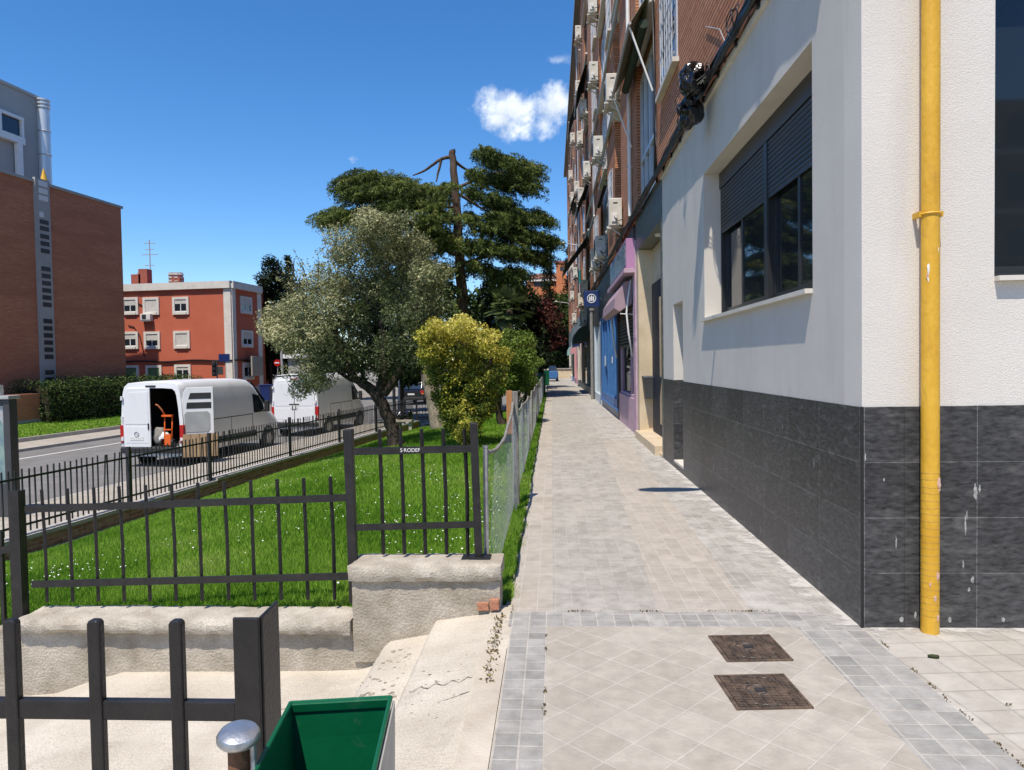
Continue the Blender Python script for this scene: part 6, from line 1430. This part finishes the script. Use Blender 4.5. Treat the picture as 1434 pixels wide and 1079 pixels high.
P = np.array(P); npmesh('shoot_leaves', leaf_quads(P, .04, .33), 4, 'Lolive', np.clip(rng.normal(.65, .2, len(P)), 0, 1), ot)

# yellow shrub and its greener neighbour
YS = 14.8; b = at(652, 625, Y=YS); ys_ = thing('yellow_shrub', 'tall clipped variegated yellow shrub on the lawn', 'shrub', (b.x, YS, gz(b.x, YS)))
mb = MB()
for q in ([(652, 640), (650, 600), (655, 560), (640, 510)], [(656, 640), (662, 590), (672, 540), (690, 500)], [(650, 620), (640, 580), (620, 530)]): limb(q, YS, [.06, .05, .04, .03], mb, 7, .1)
mb.build('stem', 'bark', ys_, smooth=True)
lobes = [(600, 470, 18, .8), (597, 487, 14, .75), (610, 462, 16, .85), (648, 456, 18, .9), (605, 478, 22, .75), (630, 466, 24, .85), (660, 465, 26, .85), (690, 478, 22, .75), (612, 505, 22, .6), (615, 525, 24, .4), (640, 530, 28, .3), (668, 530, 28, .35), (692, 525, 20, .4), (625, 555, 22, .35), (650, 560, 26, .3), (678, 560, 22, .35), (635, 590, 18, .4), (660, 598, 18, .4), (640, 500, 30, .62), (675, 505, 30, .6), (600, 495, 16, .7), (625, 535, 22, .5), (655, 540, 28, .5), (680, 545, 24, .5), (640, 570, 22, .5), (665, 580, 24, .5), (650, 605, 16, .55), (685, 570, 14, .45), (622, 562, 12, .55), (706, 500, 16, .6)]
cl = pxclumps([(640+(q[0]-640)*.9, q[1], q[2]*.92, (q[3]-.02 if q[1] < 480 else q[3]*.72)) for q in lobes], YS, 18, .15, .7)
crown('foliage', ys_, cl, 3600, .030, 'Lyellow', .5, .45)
YB = 19.5; b = at(703, 592, Y=YB); gs = thing('green_shrub', 'rounded green shrub with a bare trunk behind the yellow one', 'shrub', (b.x, YB, gz(b.x, YB)))
mb = MB(); limb([(705, 602), (700, 585), (696, 565), (700, 530), (710, 500)], YB, [.14, .10, .085, .07, .04], mb, 8); mb.build('trunk', 'bark', gs, smooth=True)
cl = pxclumps([(712, 480, 22, .75), (732, 478, 16, .75), (722, 500, 22, .6), (705, 505, 20, .5), (735, 500, 14, .6), (715, 530, 22, .35), (728, 535, 16, .35), (700, 545, 14, .3), (690, 480, 18, .7)], YB, 15, .19, .8)
crown('foliage', gs, cl, 2600, .038, 'Lbush', .5, .45)
YB = 23; b = at(737, 560, Y=YB); gs = thing('green_shrub', 'low bright green shrub close to the mesh fence', 'shrub', (b.x, YB, gz(b.x, YB)))
cl = pxclumps([(735, 522, 13, .7), (725, 535, 14, .55), (740, 540, 11, .5), (730, 555, 14, .4), (720, 520, 10, .6)], YB, 14, .17, .6); crown('foliage', gs, cl, 2600, .04, 'Lbush', .5, .45)
MB().cyl((b.x, YB, gz(b.x, YB)-.1), (b.x, YB, .9), .05, n=6).build('stem', 'bark', gs)
YB = 30; b = at(751, 530, Y=YB); gs = thing('green_shrub', 'small pale ball topped shrub beside the green bin', 'shrub', (b.x, YB, -.4))
cl = pxclumps([(750, 506, 8, .8), (754, 508, 7, .75), (746, 508, 6, .7)], YB, 8, .12, .3); crown('foliage', gs, cl, 2500, .04, 'Lbush', .5, .45)
MB().cyl((b.x, YB, -.6), (b.x, YB, at(750, 512, Y=YB).z), .05, n=6).build('stem', 'bark', gs)
# pale leaning trunk
YL = 21; b = at(612, 590, Y=YL); lt = thing('leaning_trunk', 'pale leaning tree trunk between the black car and the yellow shrub', 'tree', (b.x, YL, gz(b.x, YL)))
mb = MB(); limb([(615, 600), (610, 575), (602, 545), (595, 510), (590, 470), (583, 430)], YL, [.24, .21, .20, .18, .15, .1], mb, 12); mb.build('trunk', 'barkpale', lt, smooth=True)
cl = pxclumps([(580, 425, 30, .4), (600, 440, 26, .35), (615, 420, 24, .4)], YL, 9, .3, .8); crown('crown', lt, cl, 800, .05, 'Lolive', .35, .5)

# big cedar with the broken trunk
YC = 34; cz = at(648, 445, Y=YC); ct = thing('cedar_tree', 'large cedar with a tall broken trunk and drooping layered boughs', 'tree', (cz.x, YC, -1.2))
mb = MB(); limb([(650, 560), (649, 500), (648, 440), (645, 380), (641, 320), (637, 260), (634, 225), (633, 210)], YC, [.34, .31, .27, .24, .21, .18, .165, .15], mb, 12); mb.build('trunk', 'barkbrown', ct, smooth=True)
mb = MB(); limb([(633, 220), (618, 222), (605, 232), (592, 241), (578, 246)], YC, [.10, .08, .07, .055, .03], mb); limb([(618, 223), (614, 240), (611, 255)], YC, [.07, .06, .03], mb)
for q in ([(638, 270), (655, 280), (670, 290), (690, 300)], [(636, 225), (648, 235), (658, 240)], [(641, 300), (655, 310), (665, 330)], [(640, 290), (620, 290), (600, 280)], [(644, 360), (620, 350), (590, 330)], [(645, 370), (680, 360), (720, 350)], [(641, 310), (610, 310), (540, 290), (500, 275)], [(638, 265), (680, 245), (710, 240)]): limb(q, YC, [.085, .065, .045, .02], mb, 7, .3)
mb.build('limb', 'barkbrown', ct, smooth=True)
def bough(px, py, w, h, tone, Y, K):
    """one layer of the crown: K fanned sprays with hanging tips"""
    c = at(px, py, Y=Y); s = Y/1000; Ps, Ts = [], []
    for i in range(K):
        az = rng.uniform(0, 2*np.pi); r = rng.uniform(0, .75)**.6; base = np.array([c.x+np.cos(az)*r*w*s*.8, Y+np.sin(az)*r*w*s*.8, c.z+rng.normal(0, h*s*.35)])
        out = np.array([base[0]-trunkx, (base[1]-YC), 0.]); out /= np.linalg.norm(out)+1e-6; out += np.array([rng.normal(0, .5), rng.normal(0, .5), 0]); out /= np.linalg.norm(out)
        L = rng.uniform(.5, 1.25)*(.5+w/60); n = int(80*L+20); t = rng.uniform(0, 1, n)**.8; sd = np.array([-out[1], out[0], 0])
        lat = rng.normal(0, .10, n)*(1.15-.8*t)*L; hang = np.abs(rng.normal(0, .085, n))*(.6+t)
        P = base+out*(t*L)[:, None]+sd*lat[:, None]; P[:, 2] += -.34*L*t**2.2-hang-.25*lat**2
        Ps.append(P); Ts.append(np.clip(tone+rng.normal(0, .10)+.28*(.10-hang)/.1*.5+rng.normal(0, .13, n), 0, 1))
    return np.vstack(Ps), np.concatenate(Ts)
trunkx = at(641, 300, Y=YC).x
B_ = []
for px, py, w, h in ((672, 212, 20, 8), (690, 222, 30, 12), (715, 228, 28, 12), (735, 240, 16, 12), (668, 245, 22, 10), (700, 250, 34, 12), (728, 258, 22, 14), (660, 268, 16, 8), (690, 280, 30, 10), (655, 300, 16, 8), (700, 302, 40, 12), (738, 303, 24, 10), (760, 308, 10, 6), (680, 318, 30, 12), (720, 325, 34, 14), (748, 333, 22, 10), (762, 335, 14, 8), (670, 342, 26, 10), (700, 350, 36, 14), (738, 358, 26, 12), (712, 380, 22, 14), (690, 385, 26, 12), (655, 345, 18, 10), (660, 370, 20, 10), (700, 405, 18, 12), (718, 400, 10, 10)): B_.append((px, py, w, h, .38))
for px, py, w, h in ((612, 285, 22, 9), (626, 300, 18, 9), (622, 272, 14, 7), (632, 335, 18, 9), (600, 262, 18, 8), (610, 320, 24, 10), (496, 248, 18, 9), (520, 246, 28, 10), (550, 250, 26, 10), (575, 258, 26, 10), (490, 262, 14, 12), (530, 268, 40, 12), (590, 275, 30, 12), (565, 285, 40, 12), (485, 297, 26, 9), (465, 306, 16, 9), (515, 300, 30, 12), (555, 308, 40, 12), (605, 305, 30, 10), (618, 325, 22, 10), (590, 340, 40, 12), (625, 345, 20, 10), (560, 350, 40, 14), (600, 372, 36, 12), (630, 378, 22, 10), (625, 400, 26, 12), (590, 410, 40, 14), (610, 430, 34, 14), (625, 260, 14, 8), (560, 390, 36, 14), (540, 420, 36, 14)): B_.append((px, py, w, h, .46))
Ps, Ts = [], []
for px, py, w, h, tn in B_:
    for dY in (-2.0, -.7, .7, 2.0): P, T = bough(px+rng.normal(0, 3), py+rng.normal(0, 2), w, h, tn+rng.normal(0, .08), YC+dY+rng.normal(0, .3), max(5, int(w*.75))); Ps.append(P); Ts.append(T)
P = np.vstack(Ps); T = np.concatenate(Ts)
al = np.tile([0., 0, -1.], (len(P), 1)); npmesh('crown', leaf_quads(P, .075, .22, np.tile([0., -.3, 1.], (len(P), 1)), .4, al, .4), 4, 'Lcedar', T, ct)

def tree(name, label, cat, lobes, Y, m, size, k=9, rs=.6, dy=2., dens=150, trunk=None, asp=.5, base=-1.25, tr=.22):
    b = at(trunk[0] if trunk else lobes[-1][0], 500, Y=Y); t = thing(name, label, cat, (b.x, Y, base))
    top = at(lobes[0][0], lobes[0][1], Y=Y).z
    MB().tube([(b.x, Y, base-.05), (b.x+.05, Y, base+(top-base)*.5), (at(lobes[0][0], 0, Y=Y).x, Y, top)], [tr, tr*.75, tr*.2], 8).build('trunk', 'bark', t, smooth=True)
    crown('crown', t, pxclumps(lobes, Y, k, rs, dy), dens, size, m, asp, .45); return t
def conifer(label, px, pytop, pybot, rpx, Y, m='Ldark', dens=260, size=.14, taper=True):
    l = []; n = int(max(7, (pybot-pytop)/rpx*2.2))
    for i in range(n):
        f = i/(n-1); r = rpx*((.12+.95*f**.6) if taper else (.55+.45*math.sin(math.pi*min(1, f*1.1))**.5)); l.append((px+rng.normal(0, rpx*.06), pytop+(pybot-pytop)*f+r*.3, r, .35))
    return tree('cypress_tree', label, 'tree', l, Y, m, size, 7, rpx*Y/1000*.45, rpx*Y/1000, dens, (px,), .35, -1.25, .2)
conifer('dark rounded cypress rising behind the terracotta house', 378, 362, 520, 17, 64, taper=False)
conifer('narrow dark cypress tip right of the rounded one', 404, 362, 500, 9, 66)
conifer('slim pointed cypress in front of the orange house', 767.5, 349, 440, 12, 75, size=.12)
conifer('dark cypress column beside the cedar trunk', 684, 372, 500, 11, 38, taper=False, size=.11)
conifer('dark conifer standing against the far end of the facade', 800, 350, 440, 14, 88)
tree('broadleaf_tree', 'dark tree beyond the road lamp, right of the terracotta house', 'tree', [(405, 400, 25, .4), (430, 440, 40, .35), (400, 460, 30, .3), (385, 500, 22, .25), (420, 495, 40, .3), (450, 490, 40, .3), (385, 450, 18, .3), (370, 490, 14, .25)], 68, 'Ldark', .22, 8, 1.2, 3, 110)
tree('broadleaf_tree', 'deep green tree behind the silver leaved tree', 'tree', [(500, 430, 45, .35), (540, 450, 45, .3), (470, 470, 40, .3), (520, 500, 40, .25), (560, 500, 35, .2), (480, 505, 30, .25)], 60, 'Ldark', .22, 9, 1.2, 3, 110)
tree('broadleaf_tree', 'dense dark tree behind the yellow shrub and black car', 'tree', [(600, 440, 40, .35), (640, 430, 35, .35), (670, 450, 40, .3), (610, 480, 36, .2), (650, 490, 34, .25), (575, 480, 30, .2), (690, 430, 28, .4), (585, 510, 22, .12), (700, 480, 34, .3), (560, 525, 12, .1)], 44, 'Lmid', .16, 10, .85, 2, 170)
tree('broadleaf_tree', 'dark tree closing the view left of the purple one', 'tree', [(715, 425, 25, .3), (728, 425, 16, .35), (705, 460, 30, .2), (735, 470, 30, .2), (715, 500, 30, .15), (745, 500, 24, .15)], 46, 'Ldark', .16, 10, .8, 2, 170)
tree('purple_tree', 'purple leaved plum tree beside the far pavement', 'tree', [(757, 432, 17, .6), (745, 445, 18, .55), (768, 447, 17, .55), (756, 462, 22, .45), (742, 470, 16, .4), (772, 472, 16, .35), (758, 486, 18, .3)], 48, 'Lpurple', .12, 10, .45, 1.5, 260, (757,))
tree('broadleaf_tree', 'mid green tree behind the purple plum', 'tree', [(780, 425, 16, .7), (795, 430, 14, .6), (790, 450, 18, .4), (775, 455, 18, .5), (800, 470, 16, .3), (785, 485, 20, .2), (770, 500, 18, .15), (800, 500, 16, .15), (752, 428, 9, .6)], 82, 'Lmid', .2, 10, .8, 2.5, 150)
tree('broadleaf_tree', 'dark tree behind the low end wall', 'tree', [(785, 475, 20, .3), (770, 490, 18, .25), (800, 490, 16, .25), (760, 505, 16, .15), (790, 508, 18, .12), (775, 515, 14, .12), (810, 510, 12, .1)], 96, 'Ldark', .25, 10, 1.1, 2.5, 120)
# palm
YP = 31; c = at(714, 432, Y=YP); pt_ = thing('palm_tree', 'fan palm with a shaggy head behind the shrubs', 'palm', (c.x, YP, -1)); 
MB().cyl((c.x, YP, -1.2), (c.x, YP, c.z-.05), .16, .13, 10).build('trunk', 'barkbrown', pt_)
V = []; T = []
for i in range(70):
    az = rng.uniform(0, 2*np.pi); el = rng.uniform(-1.2, 1.4); d = np.array([np.cos(az)*np.cos(el), np.sin(az)*np.cos(el), np.sin(el)]); L = rng.uniform(.5, .75); tip = np.array(c)+d*L
    sd = np.cross(d, [0, 0, 1.]); sd /= np.linalg.norm(sd)+1e-6; up = np.cross(sd, d)
    for q in range(15):
        a = (q/14-.5)*2.4; dr = d*np.cos(a)+sd*np.sin(a); l = .55*(1-.25*abs(a)); e = tip+dr*l+np.array([0, 0, -.10*l]); w = np.cross(dr, up)*.02
        V += [tip-w, tip+w, (tip+e)/2+w*1.4+np.array([0, 0, .03]), e]; T.append(np.clip(.5+.3*d[2]+rng.normal(0, .12), 0, 1))
npmesh('fronds', np.array(V), 4, 'Lpalm', np.array(T), pt_)
# ochre house on the rise
oh = thing('orange_house', 'orange house with brown tiled roof and small tower far beyond the trees', 'building', (0, 112, 0))
YH = 112; a, b = at(738, 410, Y=YH), at(802, 410, Y=YH); ez = at(770, 391, Y=YH).z; rz_ = at(770, 378, Y=YH).z
MB().box(a.x, b.x, YH, YH+9, -1.3, ez).build('wall', 'ochre', oh)
mb = MB(); mb.v = [(a.x-.4, YH-.4, ez+.003), (b.x+.4, YH-.4, ez+.003), (b.x+.4, YH+9.4, ez+.003), (a.x-.4, YH+9.4, ez+.003), (a.x+1.2, YH+4.5, rz_), (b.x-2, YH+4.5, rz_)]; mb.f = [(0, 1, 5, 4), (1, 2, 5), (2, 3, 4, 5), (3, 0, 4), (3, 2, 1, 0)]; rfo = mb.build('roof', 'rooftile', oh)
MB().box(a.x-.3, b.x+.3, YH-.35, YH-.2, ez-.35, ez-.02).build('eaves', 'trim', oh)
t0, t1 = at(779, 390, Y=YH-1), at(793, 368, Y=YH-1); MB().box(t0.x, t1.x, YH-.9, YH+1.5, ez-3, t1.z).build('tower', 'ochre', oh); MB().box(t0.x-.15, t1.x+.15, YH-1.05, YH+1.65, t1.z+.002, t1.z+.25).build('tower_cap', 'roofred', oh)
q = at(787, 376.5, Y=YH-1); MB().box(q.x-.3, q.x+.3, YH-.95, YH-.901, q.z-.3, q.z+.3).build('window', 'slotdark', oh)
for px, w, m in ((756, .9, 'slotdark'), (783, .6, 'slotdark'), (786.5, .28, 'whitepaint')): q = at(px, 397, Y=YH); MB().box(q.x-w, q.x+w, YH-.05, YH-.002, q.z-.5, q.z+.5).build('window', m, oh)

# ================================================================== SMALL THINGS ROUND THE PARK END
YK = 24.5; c = at(566, 590, Y=YK); zb_ = at(566, 589, Y=YK).z; bch = thing('stone_bench', 'low stone bench under the trees behind the lawn crest', 'bench', (c.x, YK, zb_-.3))
MB().box(c.x-.32, c.x+.30, YK-.2, YK+.25, zb_-.05, zb_+.03).build('seat', 'conc', bch, bevel=.01)
for s in (-.22, .18): MB().box(c.x+s, c.x+s+.1, YK-.12, YK+.18, zb_-.6, zb_-.051).build('leg', 'conc', bch)
sk = thing('rubbish_sack', 'black rubbish sacks heaped on the low stone bench', 'sack', (c.x, YK, zb_+.03))
mb = MB().blob((c.x-.12, YK, zb_+.16), .17, 3, .5, 2.4, (1, .9, .85), 4).blob((c.x+.16, YK, zb_+.20), .17, 3, .5, 2.4, (.8, .8, 1.1), 8); mb.build('plastic_film', 'blackbag', sk, smooth=True)
cf = thing('iron_railing', 'short dark railing across the far end of the lawn', 'railing', (-4.5, 33.4, ROADZ))
for i in range(26): MB().bar((-6.3+.15*i, 33.4, -1.1), (-6.3+.15*i, 33.4, -.02), .022).build('bar', 'ironfar', cf)
for z in (-.95, -.2): MB().bar((-6.4, 33.4, z), (-2.4, 33.4, z), .02, .04).build('rail', 'ironfar', cf)
for x in (-6.42, -2.4): MB().bar((x, 33.4, -1.2), (x, 33.4, .05), .08).build('post', 'ironfar', cf)
t, p = pole('post', 'tall grey post left of the black car', 'post', 558.5, 40, ROADZ, 1.35, .06, 'duct')
t, p = pole('post', 'short dark post in front of the railing gap', 'post', 551, 34.5, ROADZ, .9, .09, 'dkgrey')
p = at(757, 530, Y=37); t = thing('recycling_bin', 'green wheeled bin behind the mesh fence', 'bin', (p.x, 37, -.3)); MB().hexa([(p.x-.22, 36.7, -.5), (p.x+.22, 36.7, -.5), (p.x+.22, 37.2, -.5), (p.x-.22, 37.2, -.5), (p.x-.28, 36.6, at(757, 525, Y=37).z), (p.x+.28, 36.6, at(757, 525, Y=37).z), (p.x+.28, 37.25, at(757, 525, Y=37).z), (p.x-.28, 37.25, at(757, 525, Y=37).z)]).build('bin_body', 'green', t, bevel=.02)
zt2 = at(757, 524.6, Y=37).z; MB().box(p.x-.29, p.x+.29, 36.58, 37.27, zt2+.012, zt2+.06).build('lid', 'green', t, bevel=.01)
p = at(764, 514, Y=52); t = thing('recycling_container', 'green and white banded container near the far pavement end', 'container', (p.x, 52, 0)); MB().box(p.x-.25, p.x+.25, 52, 52.6, .0, p.z+.1).build('bin_body', 'green', t, bevel=.03); MB().box(p.x-.22, p.x+.22, 51.98, 51.998, p.z-.25, p.z-.12).build('band', 'plate', t)
p = at(766, 504, Y=62); t = thing('parked_car', 'blue car glimpsed behind the green containers', 'car', (p.x, 62, -.1), R(90))
MB().loft([sring(0, .95, .95, .42), sring(.1, 1.0), sring(3.4, .98), sring(3.9, .8, .9)]).build('body', 'blue', t, world=False, smooth='auto'); MB().loft([cring(.25, 1.1, 1), cring(.6, 1.45, .98), cring(2.0, 1.45, 1), cring(2.9, 1.08, .98)]).build('cabin', 'glassblue', t, world=False, smooth='auto')
for x in (.7, 3.1):
    for s in (1, -1): wheel(t, x, s*.95, .3, .2)
